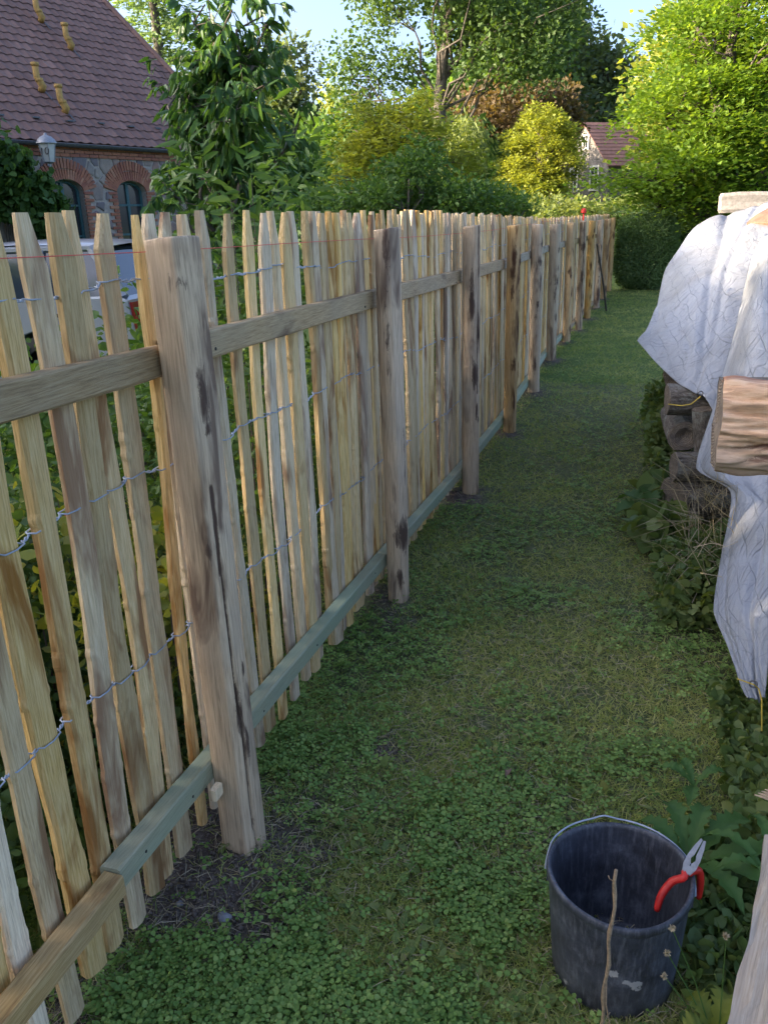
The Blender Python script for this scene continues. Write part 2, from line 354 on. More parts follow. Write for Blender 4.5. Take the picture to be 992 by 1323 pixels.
def tree(name, label, cat, base, ells, lmat, nclump, per, lsize, crad, trunk_r, top=None, flat=1.0, limbk=.55, group=None, seed=1, limbs=14, kind='quad', lw=.32, inner=.35, barkm=None, trunkless=False, droop=0.0, extra=None):
    rs = np.random.default_rng(seed); bx, by = base
    root = empty(name, (bx, by, 0), label, cat, group)
    E = [(e[0]-bx, e[1]-by, e[2], e[3], e[4], e[5]) for e in ells]
    cl = crown_clumps(E, nclump, rs, inner)
    cl[:, 2] = np.maximum(cl[:, 2], .08)
    if extra is not None: cl = np.concatenate([cl, np.array(extra)-[bx, by, 0]])
    P, D = clump_points(cl, per, crad, rs)
    upv = None
    if flat < 1:
        cc = np.repeat(cl, per, 0); P = cc+(P-cc)*[1, 1, flat]; P[:, 2] -= np.linalg.norm((P-cc)[:, :2], axis=1)**2*.35/crad; D = unit(D*[1, 1, .3]); upv = unit(rs.normal(size=P.shape)*.38+[0, 0, 1])
    if droop: D = unit(D+np.array([0, 0, -droop]))
    else: D = unit(D+np.array([0, 0, .15]))
    sz = lsize*rs.uniform(.65, 1.35, size=len(P))
    V, Ft = leaves(P, D, sz, sz*lw, rs, kind=kind, up=upv)
    if not trunkless:
        mb = MB(); tp = np.array(top)-[bx, by, 0] if top is not None else np.array([0, 0, max(e[2] for e in E)])
        n = 9; pts = []; rad = []
        for i in range(n+1):
            t = i/n; w = math.sin(t*5+seed)*.04*tp[2]*(t*(1-t)*2)
            pts.append(np.array([tp[0]*t+w, tp[1]*t+w*.5, -.1+(tp[2]+.1)*t])); rad.append(trunk_r*(1.25 if i == 0 else 1)*(1-.75*t))
        mb.tube(pts, rad, 10, False)
        sel = rs.choice(len(cl), size=min(limbs, len(cl)), replace=False)
        for s in sel:
            c = cl[s]; t = min(.95, max(.25, (c[2]*.62)/max(.1, tp[2]))); k = t*n; i0 = int(k)
            st = pts[i0]+(pts[min(i0+1, n)]-pts[i0])*(k-i0); r = trunk_r*(1-.75*t)*limbk
            q = bough(mb, st, c, r, r*.15, rs)
            for _ in range(2):
                c2 = cl[np.argsort(np.linalg.norm(cl-c, axis=1))[rs.integers(1, 6)]]
                bough(mb, q[3], c2, r*.4, r*.1, rs, 3)
        mb.obj('trunk', barkm or M_trunk, root, True)
    link('crown', mesh('crown', V, Ft, lmat), root)
    return root

# ---------------------------------------------------------------- the fence (one thing: posts, rails, pickets, wires)
fence = empty('picket_fence', (-.9, 1.5, 0), 'long new split wood picket fence on round posts along the grass path', 'fence')
def fobj(name, me, loc, rot=(0, 0, 0)): 
    o = link(name, me, fence, (loc[0]+.9, loc[1]-1.5, loc[2]), rot); return o
def picket_mesh(seed, h, w, t, rings, detail=True):
    rs = np.random.default_rng(seed); zt = rs.uniform(.060, .095)
    zs = list(np.linspace(0, h-zt, rings))
    nodes = []
    if detail:
        nodes = sorted(rs.uniform(.12, h-.2, size=rs.integers(3, 6)))
        for q in nodes: zs += [q-.014, q-.003, q+.003, q+.014]
    zs = sorted(zs)+[h-zt*.45, h]
    ph = rs.uniform(0, 6.28, 6); V = []; aw = rs.uniform(.0025, .007); ab = rs.uniform(.005, .013)
    tipo = rs.uniform(-.25, .25)*w; tw = rs.uniform(.36, .50); twist = rs.uniform(-.25, .25)
    sec = [(-.5, -.46), (.15, -.5), (.5, -.38+rs.uniform(-.05, .08)), (.5+rs.uniform(0, .18), rs.uniform(-.1, .1)), (.48, .38), (.1, .5), (-.5, .46)]
    dirty = []
    for z in zs:
        if z <= h-zt+1e-6: k = 1.0; o = 0.
        else: k = 1-(1-tw)*(z-(h-zt))/zt; o = tipo*(z-(h-zt))/zt
        for q in nodes:
            d = abs(z-q); 
            if d < .006: k *= 1.10
        cy = ab*math.sin(z*2.1+ph[0])+.5*ab*math.sin(z*5.3+ph[1]); cx = .5*ab*math.sin(z*2.7+ph[2])
        wl = w*k+aw*math.sin(z*11+ph[3])+.4*aw*math.sin(z*31+ph[4]); th = twist*(z/h-.5)
        thk = t*(1 if k > .9 else .55+.45*k)
        for j, (sx, sy) in enumerate(sec):
            x = sx*thk+.0008*math.sin(z*23+j*2+ph[5]); y = sy*wl+.0009*math.sin(z*17+j*3)
            V.append((cx+x*math.cos(th)-y*math.sin(th), cy+o+x*math.sin(th)+y*math.cos(th), z))
    n = len(sec); Fs = [tuple(range(n-1, -1, -1)), tuple((len(zs)-1)*n+k for k in range(n))]
    for i in range(len(zs)-1):
        for k in range(n):
            k2 = (k+1) % n; Fs.append((i*n+k, i*n+k2, (i+1)*n+k2, (i+1)*n+k))
    return mesh('picket', V, Fs, M_picket)
tops_px = [402, 417, 429, 438, 448, 461, 469, 479, 490, 507, 519.5, 532, 538, 550, 563, 574, 580, 587, 597, 608]
ytop = [.60, .67, .74, .82, .90, .97, 1.045, 1.128, 1.213, 1.302, 1.358, 1.433, 1.555, 1.597, 1.67, 1.768, 1.846, 1.966, 2.078, 2.167, 2.244, 2.311, 2.381]
ybot = [.60, .66, .72, .80, .885, .967, 1.036, 1.109, 1.207, 1.269, 1.332, 1.405, 1.50, 1.586, 1.64, 1.75, 1.835, 1.93, 2.05, 2.15, 2.23, 2.30, 2.37]
for p in tops_px:
    q = atx(p, 280, -.985)[1]; ytop.append(q); ybot.append(q+random.uniform(-.03, .03))
picks = [(a, b_) for a, b_ in zip(ytop, ybot)]
picks = [p for p in picks if p[0] < 2.42]; y = 2.50
while y < 18.25:
    picks.append((y, y+random.uniform(-.022, .022))); y += random.choice([random.uniform(.042, .056), random.uniform(.042, .056), random.uniform(.055, .078)]) if y < 9 else random.uniform(.048, .070)
shared = [picket_mesh(900+i, 1.5, (.056 if i % 3 else .046), .023, 7, False) for i in range(14)]
WID = {8: .056, 9: .050, 10: .047, 11: .054, 12: .028, 13: .050}
PICKX = lambda y: fx(y)-.083
picket_line = []; far_picks = []
for i, (yt, yb) in enumerate(picks):
    z0 = .045+random.uniform(-.02, .02); hz = 1.553+random.uniform(-.006, .006)*(1 if yt < 3 else 2)-z0
    if yt > 4: hz -= min(.07, (yt-4)*.015)
    lean = math.atan2(yt-yb, 1.5); dx = random.uniform(-.006, .006)
    if i >= 296:
        far_picks.append((PICKX(yb), yb, z0, hz)); continue
    if i < 78:
        w = WID.get(i, random.uniform(.043, .058)+(.004 if yt > 2.4 else 0)); me = picket_mesh(100+i, hz, w, random.uniform(.016, .026), 12)
        o = fobj('picket', me, (PICKX(yb)+dx, yb, z0), (-lean, random.uniform(-.006, .006), random.uniform(-.16, .16)))
    else:
        o = fobj('picket', random.choice(shared), (PICKX(yb)+dx, yb, z0+random.uniform(-.01, .01)), (-lean, 0, random.uniform(-.2, .2)+(math.pi if random.random() < .0 else 0)))
        o.scale = (1, random.uniform(.8, 1.2), hz/1.5)
    picket_line.append((yt, yb, z0, hz))
print('pickets', len(picks))
if far_picks:
    FV = []; FFs = []
    for i, (x_, y_, z_, h_) in enumerate(far_picks):
        m0 = shared[i % 14]; n0 = len(FV)
        FV += [(v_.co.x+x_, v_.co.y+y_, v_.co.z*h_/1.5+z_) for v_ in m0.vertices]; FFs += [tuple(q+n0 for q in p_.vertices) for p_ in m0.polygons]
    o = fobj('picket_row', mesh('picket_row', FV, FFs, M_picket), (0, 0, 0)); o['kind'] = 'stuff'

# posts: peeled round poles with flats, knots and drying cracks
def post_mesh(seed, h, r, rows, na, knots=(), crack=None, sq=.0, taper=.0, lean=(0, 0)):
    rs = np.random.default_rng(seed); z = np.concatenate([[-.15], np.linspace(0, h, rows)])
    ang = np.linspace(0, 2*math.pi, na, endpoint=False)
    V = []; K = []
    ph = rs.uniform(0, 6.28, 8)
    for zi in z:
        for a_ in ang:
            rr = r*(1-taper*zi/h)
            rr *= 1+.05*math.sin(2*a_+ph[0]+zi*.6)+.028*math.sin(3*a_+ph[1]+zi*1.7)+.018*math.sin(zi*6+ph[2]+a_)+.008*math.sin(zi*19+ph[3]+a_*3)
            if sq:
                c_ = max(abs(math.cos(a_+.25)), abs(math.sin(a_+.25))); rr *= (1-sq)+sq*(1/c_)*.93
            kn = 0
            for (ka, kz, wa, hz_, amt) in knots:
                da = (a_-ka+math.pi) % (2*math.pi)-math.pi
                q = math.exp(-((da/wa)**2+((zi-kz)/hz_)**2)); kn = max(kn, q*amt); rr *= 1+.05*q*(amt if amt > 0 else 0)
            if crack:
                ca = np.interp(zi, crack[0], crack[1]); cw = np.interp(zi, crack[0], crack[2])
                da = (a_-ca+math.pi) % (2*math.pi)-math.pi
                if abs(da) < 1.3*math.pi/na and cw > 0: rr -= .016*cw; kn = max(kn, .9)  # crack is cut in and its shade also painted dark
            V.append((rr*math.cos(a_)+lean[0]*zi, rr*math.sin(a_)+lean[1]*zi, zi+(.004*math.cos(a_+ph[5]) if zi > h-.001 else 0))); K.append(kn)
    m = len(z); Fs = []
    for i in range(m-1):
        for k in range(na):
            k2 = (k+1) % na; Fs.append((i*na+k, i*na+k2, (i+1)*na+k2, (i+1)*na+k))
    # top: bevel ring and cap
    base = len(V); 
    for a_k in range(na):
        p = V[(m-1)*na+a_k]; V.append((p[0]*.95+lean[0]*h*.05, p[1]*.95+lean[1]*h*.05, p[2]+.004)); K.append(0)
    for k in range(na):
        k2 = (k+1) % na; Fs.append(((m-1)*na+k, (m-1)*na+k2, base+k2, base+k))
    V.append((lean[0]*h, lean[1]*h, h+.003)); K.append(.3)
    for k in range(na): Fs.append((base+k, base+(k+1) % na, len(V)-1))
    me = mesh('fence_post', V, Fs, M_post, False, {'knot': K}); 
    me.polygons.foreach_set('use_smooth', np.ones(len(me.polygons), dtype=bool)); return me
A0 = math.radians(-38)      # direction from a post towards the camera
KN = {0: ([(A0+.15, 1.19, .26, .055, 1.0), (A0+.2, 1.12, .14, .012, 1.), (A0+.1, .42, .20, .055, 1.), (A0+.35, .34, .18, .05, .9), (A0+.75, .53, .12, .02, 1.), (A0-.2, 1.42, .5, .02, .45), (A0-.5, .85, .25, .02, .6)],
          ([0, .12, .35, .62, .80, 1.0, 1.2], [A0+.30, A0+.16, A0+.13, A0+.05, A0+.02, A0+.0, A0], [1, 1, 1, .7, .4, 0, 0])),
      1: ([(A0+.1, .30, .9, .07, 1.), (A0-.5, .12, .3, .05, .9), (A0-.7, 1.42, .3, .10, .6), (A0-.8, 1.1, .2, .25, .45), (A0+.7, .62, .2, .12, .5)], None),
      2: ([(A0+.2, .92, .2, .03, 1.), (A0-.3, .70, .35, .07, 1.), (A0-.7, 1.1, .3, .12, .9), (A0+.9, 1.0, .2, .1, .9), (A0, .5, .2, .06, .8), (A0+.3, .45, .2, .02, .7)],
          ([0, .6, 1.0, 1.2, 1.48], [A0+.1]*5, [0, 0, .8, 1, 1]))}
for i, (py, px, h) in enumerate(POSTS):
    rs = np.random.default_rng(50+i)
    kn, cr = KN.get(i, ([(A0+rs.uniform(-.9, .9), rs.uniform(.15, 1.35), rs.uniform(.15, .5), rs.uniform(.02, .08), rs.uniform(.7, 1)) for _ in range(9)], ([0, .7, 1.42], [A0+rs.uniform(-.7, .7)]*3, [0, .7, 1]) if i % 2 else None))
    r = [.0475, .0435, .047][i] if i < 3 else rs.uniform(.046, .052)
    me = post_mesh(20+i, h, r, 150 if i < 3 else 50, 72 if i < 3 else 40, kn, cr, sq=.5 if i == 0 else rs.uniform(0, .3), lean=((-.010, .003) if i == 0 else (-.007, 0) if i == 1 else (rs.uniform(-.006, .006), rs.uniform(-.012, .008))))
    o = fobj('fence_post', me, (px+[.036, .038][i] if i < 2 else px+.028, py, 0))
    if i == 1: o['label'] = 'second post with a dark burnt looking foot'
    if i == 0: o['label'] = 'nearest post, split by a long drying crack'

# rails
def rail(name, y0, y1, z0, z1, w, h, mat, x_off, seed=0, label=None):
    rs = np.random.default_rng(seed); n = max(4, int((y1-y0)/.12)); V = []; 
    for i in range(n+1):
        t = i/n; y = y0+(y1-y0)*t; z = z0+(z1-z0)*t; x = fx(y)+x_off
        j = lambda: rs.uniform(-.0011, .0011)
        c = .004
        for dx, dz in ((-w/2, -h/2+c), (-w/2+c, -h/2), (w/2-c, -h/2), (w/2, -h/2+c), (w/2, h/2-c), (w/2-c, h/2), (-w/2+c, h/2), (-w/2, h/2-c)):
            V.append((x+dx+j(), y+(rs.uniform(-.001, .001) if 0 < i < n else 0), z+dz+j()))
    ym = (y0+y1)/2; o0 = Vector((fx(ym)+x_off, ym, (z0+z1)/2)); V = [Vector(v_)-o0 for v_ in V]
    Fs = [tuple(range(7, -1, -1)), tuple(n*8+k for k in range(8))]
    for i in range(n):
        for k in range(8):
            k2 = (k+1) % 8; Fs.append((i*8+k, i*8+k2, (i+1)*8+k2, (i+1)*8+k))
    o = fobj(name, mesh(name, V, Fs, mat), o0)
    if label: o['label'] = label
    return o
XR = -.0475
rz = lambda y: float(np.interp(y, [0, 1.1, 1.54, 1.545, 3, 5, 18], [1.330, 1.303, 1.286, 1.296, 1.274, 1.240, 1.18]))
RHT = .064
rail('upper_rail', .2, 1.535, rz(.2)-.032, rz(1.5)-.032, .032, RHT, M_rail, XR, 1)
rail('upper_rail', 1.545, 2.995, rz(1.55)-.032, rz(3)-.032, .032, RHT+.002, M_rail, XR, 2)
rail('upper_rail', 2.999, 5.94, rz(3)-.033, rz(5.9)-.033, .032, RHT+.004, M_rail, XR, 3)
rail('upper_rail', 5.944, 10.5, rz(5.9)-.033, rz(10.5)-.033, .032, RHT, M_rail, XR, 4)
rail('upper_rail', 10.505, 14.6, rz(10.5)-.033, rz(14.6)-.033, .032, RHT, M_rail, XR, 5)
lz = lambda y: float(np.interp(y, [.2, 1.1, 1.54, 1.84, 3.08, 4.9, 7, 18], [.315, .300, .268, .255, .205, .125, .12, .12]))
o = rail('lower_rail', .2, 1.085, lz(.2)-.030, lz(1.085)-.036, .048, .052, M_rail, -.030, 11); o['label'] = 'older grey lower rail at the near end'
rail('lower_rail', 1.088, 3.00, lz(1.088)-.030, lz(3.0)-.032, .046, .055, M_rail_green, -.040, 12)
rail('lower_rail', 3.003, 5.94, lz(3)-.032, lz(5.9)-.032, .046, .055, M_rail_green, -.040, 13)
rail('lower_rail', 5.943, 10.5, lz(5.9)-.032, lz(10.5)-.032, .046, .055, M_rail_green, -.040, 14)
rail('lower_rail', 10.503, 14.6, lz(10.5)-.032, lz(14.6)-.032, .046, .055, M_rail, -.040, 15)
mb = MB(); mb.box((0, 0, 0), (.016, .034, .03)); o = fobj('spacer_block', mb.mesh('spacer_block', M_picket), (-.885, 1.425, .235))
mb = MB()
for (yy, zz) in ((1.74, -.02), (2.90, -.03), (3.12, -.03), (4.36, -.03), (4.6, -.03)):
    p = (fx(yy)+XR+.0165, yy, rz(yy)-.035+zz*.5); mb.tube([(p[0]-.002, p[1], p[2]), (p[0]+.0012, p[1], p[2])], .0042, 8)
for yy in (.55, 1.0, 1.18, 1.38, 1.78, 2.2, 2.85, 3.1, 3.9, 4.35):
    p = (fx(yy)-.040+.0235, yy, lz(yy)-.030); mb.tube([(p[0]-.003, p[1], p[2]), (p[0]+.0010, p[1], p[2])], .0035, 8)
sc = link('screw', mb.mesh('screw', plain('screw_hole_dark', (.03, .025, .022), .6, .3)), fence, (.9, -1.5, 0)); sc['kind'] = 'stuff'

# twisted wires: front strand over each picket, back strand behind, twisted in the gaps
def xpick(yv): return PICKX(yv)
for zi, (ya, yb_) in enumerate([((1.42, 1.36), 0), ((1.02, .93), 0), ((.635, .52), 0)]):
    lev = lambda y, q=zi: float(np.interp(y, [0, 1.5, 3.5, 5, 18], [[1.42, 1.42, 1.365, 1.335, 1.30], [1.04, 1.02, .965, .87, .85], [.66, .62, .55, .50, .47]][q]))
    mb = MB()
    pk = []
    for (yt, yb2, z0, hz) in picket_line:
        if yt > 11: break
        yc = yb2+(yt-yb2)*(lev(yt)-z0)/hz; pk.append(yc)
    pk.sort()
    for s in (0, 1):
        pts = []
        for k, yc in enumerate(pk):
            z = lev(yc)+.008*math.sin(yc*9+zi*2)+.004*math.sin(yc*23)
            hw = .024; xo = .0145 if s == 0 else -.0125
            pts += [(xpick(yc)+xo*.8, yc-hw, z-.001), (xpick(yc)+xo, yc, z+.0015*math.sin(k*3)), (xpick(yc)+xo*.8, yc+hw, z+.001)]
            if k+1 < len(pk):
                y0 = yc+hw+.002; y1 = pk[k+1]-hw-.002; gap = y1-y0
                if gap > .006:
                    nst = 9 if yc < 4.5 else 3; turns = 1.5 if gap > .02 else .5
                    z2 = lev(pk[k+1])+.008*math.sin(pk[k+1]*9+zi*2)+.004*math.sin(pk[k+1]*23)
                    for q in range(1, nst):
                        t = q/nst; a_ = math.pi*(0 if s == 0 else 1)+turns*2*math.pi*t; rr = .0022
                        pts.append((xpick(yc)+rr*math.cos(a_), y0+gap*t, z+(z2-z)*t+rr*math.sin(a_)-.003*math.sin(math.pi*t)))
        mb.tube(pts, .0017, 5, False)
    w_ = link('wire', mb.mesh('wire', M_wire, True), fence, (.9, -1.5, 0))
# mason's line stretched along the posts
mb = MB(); ys = np.linspace(.2, 13.0, 60)
mb.tube([(fx(t)-.045+(-.008), t, float(np.interp(t, [0, 1.1, 2.55, 4.84, 9, 13], [1.497, 1.484, 1.462, 1.437, 1.455, 1.46]))+.002*math.sin(t*3)) for t in ys], .0009, 5)
o = mb.obj('mason_line', plain('red_twine', (.75, .10, .08), .7)); props(o, 'thin red builder line stretched along the fence tops', 'string')
# red cap of the line peg
mb = MB(); q = np.array([fx(12.3)-.02, 12.3, 1.43])
mb.lathe([(.0, .16), (.018, .158), (.034, .145), (.036, .10), (.030, .095), (.012, .09), (.011, 0), (0, 0)], 14, (0, 0, 0))
o = mb.obj('line_peg', plain('red_plastic', (.65, .03, .02), .45), loc=tuple(q)); props(o, 'small red capped peg above the far end of the picket fence', 'peg')
# a stick leaning against the far fence
mb = MB(); p0 = ground(783, 401); p1 = atx(771, 315, float(p0[0])-.17)
mb.tube([p0, (p0*.6+p1*.4)+[.01, 0, .01], p1], [.016, .015, .012], 8)
pm = mb.mesh('long_handled_tool', plain('dark_handle', (.06, .05, .045), .7)); o = link('leaning_handle', pm)
props(o, 'dark thin tool handle leaning on the far end of the fence', 'handle')

# ---------------------------------------------------------------- low plants on the lawn
rs = np.random.default_rng(11)
M_clover = leaf_mat('clover_green', [(.055, .135, .024), (.09, .19, .036), (.14, .245, .052), (.23, .31, .085)], .22)
M_grass = leaf_mat('lawn_grass', [(.13, .23, .035), (.20, .30, .05), (.28, .34, .07), (.44, .40, .20)], .25)
def lawn_points(n, x0, x1, ya, yb, p=1.7):
    u = rs.uniform(size=n); e = 1-p
    y = (ya**e+(yb**e-ya**e)*u)**(1/e); x = rs.uniform(x0, x1, size=n); return x, y
def inlawn(x, y):
    return (((x-.05)**2+(y-1.375)**2) > .126**2) & (x < np.interp(y, [0, 2.6, 4.3, 9.5, 17, 25], [1.2, .75, .55, .6, 1.5, 4]))
# clovers
x, y = lawn_points(120000, -1.3, 1.0, .75, 12, 2.0)
dens = np.clip(.36+.8*vnoise(x, y, 41, 3.1)+.25*vnoise(x, y, 42, 9), 0.05, 1)*(1-.96*soilmask(x, y))*(1-.75*drymask(x, y))*np.interp(y, [0, 3, 6, 12], [1, .9, .5, .25])
k = (rs.uniform(size=len(x)) < dens) & inlawn(x, y); x = x[k]; y = y[k]; n = len(x)
h = rs.uniform(.008, .038, size=n); c = np.stack([x, y, gz(x, y)+h], 1)
VV = []; FF = []; base_n = 0
size = rs.uniform(.0035, .0115, size=n)*np.interp(y, [0, 3, 12], [1, 1.1, 1.5]); rot = rs.uniform(0, 6.28, size=n)
tilt = rs.normal(size=(n, 2))*.28; nrm = unit(np.stack([tilt[:, 0], tilt[:, 1], np.ones(n)], 1))
for q in range(3):
    a_ = rot+q*2.094; d = np.stack([np.cos(a_), np.sin(a_), -(np.cos(a_)*nrm[:, 0]+np.sin(a_)*nrm[:, 1])], 1); d = unit(d)
    Vq, Fq_ = leaves(c+d*.0012, d, size*1.25, size*.62, rs, fold=.28, kind='clo', up=nrm)
    VV.append(Vq); FF.append(Fq_+base_n); base_n += len(Vq)
o = link('clover', mesh('clover', np.concatenate(VV), np.concatenate(FF), M_clover)); props(o, 'low clover leaves spread over the grass path', 'clover', kind='stuff')
print('clovers', n)
# grass blades
x, y = lawn_points(430000, -1.3, 1.3, .75, 22, 1.85)
dens = np.clip(.6-.25*vnoise(x, y, 41, 3.1)+.3*vnoise(x, y, 44, 7), .15, 1)*(1-.9*soilmask(x, y))
k = (rs.uniform(size=len(x)) < dens) & inlawn(x, y) & (x > fxa(y)-.35); x = x[k]; y = y[k]; n = len(x)
P = np.stack([x, y, gz(x, y)-.003], 1); D = unit(rs.normal(size=(n, 3))*[1, 1, .35]+[0, 0, .8])
sc_ = np.interp(y, [0, 3, 22], [1, 1.1, 2.2]); L = rs.uniform(.018, .05, size=n)*sc_**.5
V, Fb = leaves(P, D, L, .0011*sc_*rs.uniform(.7, 1.3, size=n), rs, kind='blade')
o = link('grass', mesh('grass', V, Fb, M_grass)); props(o, 'short mown grass blades along the path', 'grass', kind='stuff'); print('blades', n)
# plantain, dandelion and other broader lawn leaves
x, y = lawn_points(9000, -1.15, .9, .8, 9, 2.0)
k = (rs.uniform(size=len(x)) < np.clip(.25+.6*vnoise(x, y, 51, 2.6), .02, 1)*(1-.9*soilmask(x, y))) & inlawn(x, y); x = x[k]; y = y[k]; n = len(x)
P = np.stack([x, y, gz(x, y)+.006], 1); D = unit(rs.normal(size=(n, 3))*[1, 1, .1]+[0, 0, .32]); sz = rs.uniform(.018, .050, size=n)
V, Fb = leaves(P, D, sz, sz*rs.uniform(.14, .3, size=n), rs, fold=.2, kind='lance', up=unit(rs.normal(size=(n, 3))*.25+[0, 0, 1]))
M_broad = leaf_mat('broad_lawn_leaf', [(.05, .11, .03), (.08, .15, .035), (.13, .19, .05), (.24, .24, .08)], .25)
o = link('lawn_weeds', mesh('lawn_weeds', V, Fb, M_broad)); props(o, 'broader plantain and dandelion leaves among the grass', 'weeds', kind='stuff')
# fallen dry straw and crumbs of soil
x, y = lawn_points(26000, -1.2, .7, .8, 9, 2.0); n = len(x)
k = rs.uniform(size=n) < np.clip(drymask(x, y)+.5*soilmask(x, y)+.08, 0, 1); x = x[k]; y = y[k]; n = len(x)
P = np.stack([x, y, gz(x, y)+.008+rs.uniform(0, .012, size=n)], 1); D = unit(rs.normal(size=(n, 3))*[1, 1, .12])
V, Fb = leaves(P, D, rs.uniform(.02, .07, size=n), .0009, rs, kind='blade')
M_straw = leaf_mat('dry_straw', [(.22, .17, .10), (.33, .27, .17), (.40, .34, .24)], .1)
o = link('dry_straw', mesh('dry_straw', V, Fb, M_straw)); props(o, 'dry mown straw lying scattered on the lawn', 'straw', kind='stuff')
x, y = lawn_points(60000, -1.25, .6, .8, 7, 2.0); k = rs.uniform(size=len(x)) < soilmask(x, y)*.9; x = x[k]; y = y[k]; n = len(x)
oct_ = np.array([[1, 0, 0], [-1, 0, 0], [0, 1, 0], [0, -1, 0], [0, 0, 1.], [0, 0, -1]]); of = np.array([[0, 2, 4], [2, 1, 4], [1, 3, 4], [3, 0, 4], [2, 0, 5], [1, 2, 5], [3, 1, 5], [0, 3, 5]])
s_ = rs.uniform(.0015, .006, size=n)**1.0*rs.uniform(.6, 1.4, size=n)
V = (np.stack([x, y, gz(x, y)], 1)[:, None]+oct_[None]*s_[:, None, None]*rs.uniform(.6, 1.3, size=(n, 6, 1))).reshape(-1, 3)
o = link('soil_crumbs', mesh('soil_crumbs', V, (np.arange(n)[:, None, None]*6+of[None]).reshape(-1, 3), M_greyclay)); props(o, 'loose dark crumbs of dug soil round the post feet', 'soil', kind='stuff')
# stone near the first post, and a dead leaf
def pebble(p, s, seed, mat, name, label, cat, flat=.5):
    bm = bmesh.new(); bmesh.ops.create_icosphere(bm, subdivisions=3, radius=1); r_ = np.random.default_rng(seed); ph = r_.uniform(0, 6, 6)
    for v_ in bm.verts:
        c = v_.co; k = 1+.14*math.sin(c.x*2.3+ph[0])+.10*math.sin(c.y*3.1+ph[1]+c.z*2)+.05*math.sin(c.x*6+c.y*5+ph[2]); v_.co = Vector((c.x*k*s[0], c.y*k*s[1], c.z*k*s[2]))
    me = bpy.data.meshes.new(name); bm.to_mesh(me); bm.free(); me.materials.append(mat); me.polygons.foreach_set('use_smooth', np.ones(len(me.polygons), dtype=bool))
    return props(link(name, me, loc=tuple(p)), label, cat)
M_stone = plain('grey_stone', (.22, .22, .24), .85, 0, 60, .3, .003)
q = ground(291, 1186, .012); pebble(q, (.018, .012, .009), 1, M_stone, 'stone', 'small grey flat stone lying in front of the nearest post', 'stone')
q = ground(232, 1168, .008); pebble(q, (.010, .008, .006), 2, M_stone, 'stone', 'tiny pale stone on the soil beside the lower rail', 'stone')
def dead_leaf(px, py, L, label, col, rz_, seed):
    q = ground(px, py, .035); r_ = np.random.default_rng(seed); V = []; 
    for i in range(9):
        t = i/8; w_ = L*.24*math.sin(math.pi*min(1, t*1.03))**.8
        for s in (-1, -.5, 0, .5, 1):
            V.append((t*L-L/2, s*w_, .35*w_*abs(s)+.010*math.sin(t*4+s)+.002*r_.normal()))
    Fs = [(i*5+j, i*5+j+1, (i+1)*5+j+1, (i+1)*5+j) for i in range(8) for j in range(4)]
    o = link('dead_leaf', mesh('dead_leaf', V, Fs, col, True), loc=tuple(q), rot=(.15, -.1, rz_)); return props(o, label, 'leaf')
dead_leaf(656, 998, .035, 'curled reddish brown dead leaf on the lawn right of the nearest post', plain('dead_leaf_brown', (.20, .12, .09), .8), 1.2, 3)

# ---------------------------------------------------------------- bucket, pliers, stick
bk = empty('bucket', (.05, 1.375, 0), 'black scuffed plastic builder bucket standing on the grass', 'bucket')
mb = MB()
prof = [(.0, .012), (.112, .012), (.120, .02), (.1275, .14), (.134, .255), (.134, .262), (.1375, .266), (.142, .266), (.1435, .260), (.1435, .248), (.1395, .246), (.1385, .240), (.1325, .13), (.1245, .012), (.120, .003), (.0, .0)]
V = []; n = 96
mb.lathe(prof, n)
V = np.array(mb.v); a_ = np.arctan2(V[:, 1], V[:, 0]); r_ = np.hypot(V[:, 0], V[:, 1])
V[:, 0] *= 1+.02*np.sin(2*a_+.5)*V[:, 2]/.27; V[:, 1] *= 1+.025*V[:, 2]/.27
V[:, 2] += .006*np.sin(a_*2+1)*(V[:, 2]/.27)
m, nt, b = new_mat('scuffed_black_plastic')
v = coords(nt, rand=False); n1 = noise(nt, v, 14, 6, .7); n2 = noise(nt, v, 90, 4, .7); n3 = noise(nt, v, 9, 2, .5, .5)
v4 = coords(nt, (1, 1, .15), rand=False); n4 = noise(nt, v4, 120, 4, .7)
c = ramp(nt, n1, [(.35, (.022, .024, .032)), (.55, (.048, .054, .072)), (.72, (.13, .14, .17))])
c = mixc(nt, ramp(nt, n4, [(.48, (0, 0, 0)), (.75, (.5,)*3)]), c, (.19, .20, .23))
# dried mortar splashes
tc = N(nt, 'ShaderNodeTexCoord'); tot = None
for (cx, cy, cz, rr) in ((.0, -.134, .135, .022), (.045, -.127, .105, .030), (.025, -.13, .115, .018), (-.085, -.085, .035, .022), (-.06, -.115, .20, .012)):
    vd = N(nt, 'ShaderNodeVectorMath', operation='DISTANCE'); nt.links.new(tc.outputs['Object'], vd.inputs[0]); vd.inputs[1].default_value = (cx, cy, cz)
    mr = N(nt, 'ShaderNodeMapRange'); nt.links.new(vd.outputs['Value'], mr.inputs[0]); mr.inputs[1].default_value = rr; mr.inputs[2].default_value = rr*.2
    if tot is None: tot = mr.outputs[0]
    else:
        mm = N(nt, 'ShaderNodeMath', operation='MAXIMUM'); nt.links.new(tot, mm.inputs[0]); nt.links.new(mr.outputs[0], mm.inputs[1]); tot = mm.outputs[0]
mu = N(nt, 'ShaderNodeMath', operation='MULTIPLY'); nt.links.new(tot, mu.inputs[0]); nt.links.new(n2, mu.inputs[1])
c = mixc(nt, ramp(nt, mu.outputs[0], [(.33, (0, 0, 0)), (.40, (.85,)*3)]), c, (.36, .36, .36))
nt.links.new(c, b.inputs['Base Color']); b.inputs['Roughness'].default_value = .55; bump(nt, b, n2, .3, .001)
M_bucket = m
link('shell', mesh('shell', V, mb.f, M_bucket, True), bk)
mb = MB()     # two lug plates where the wire bail enters
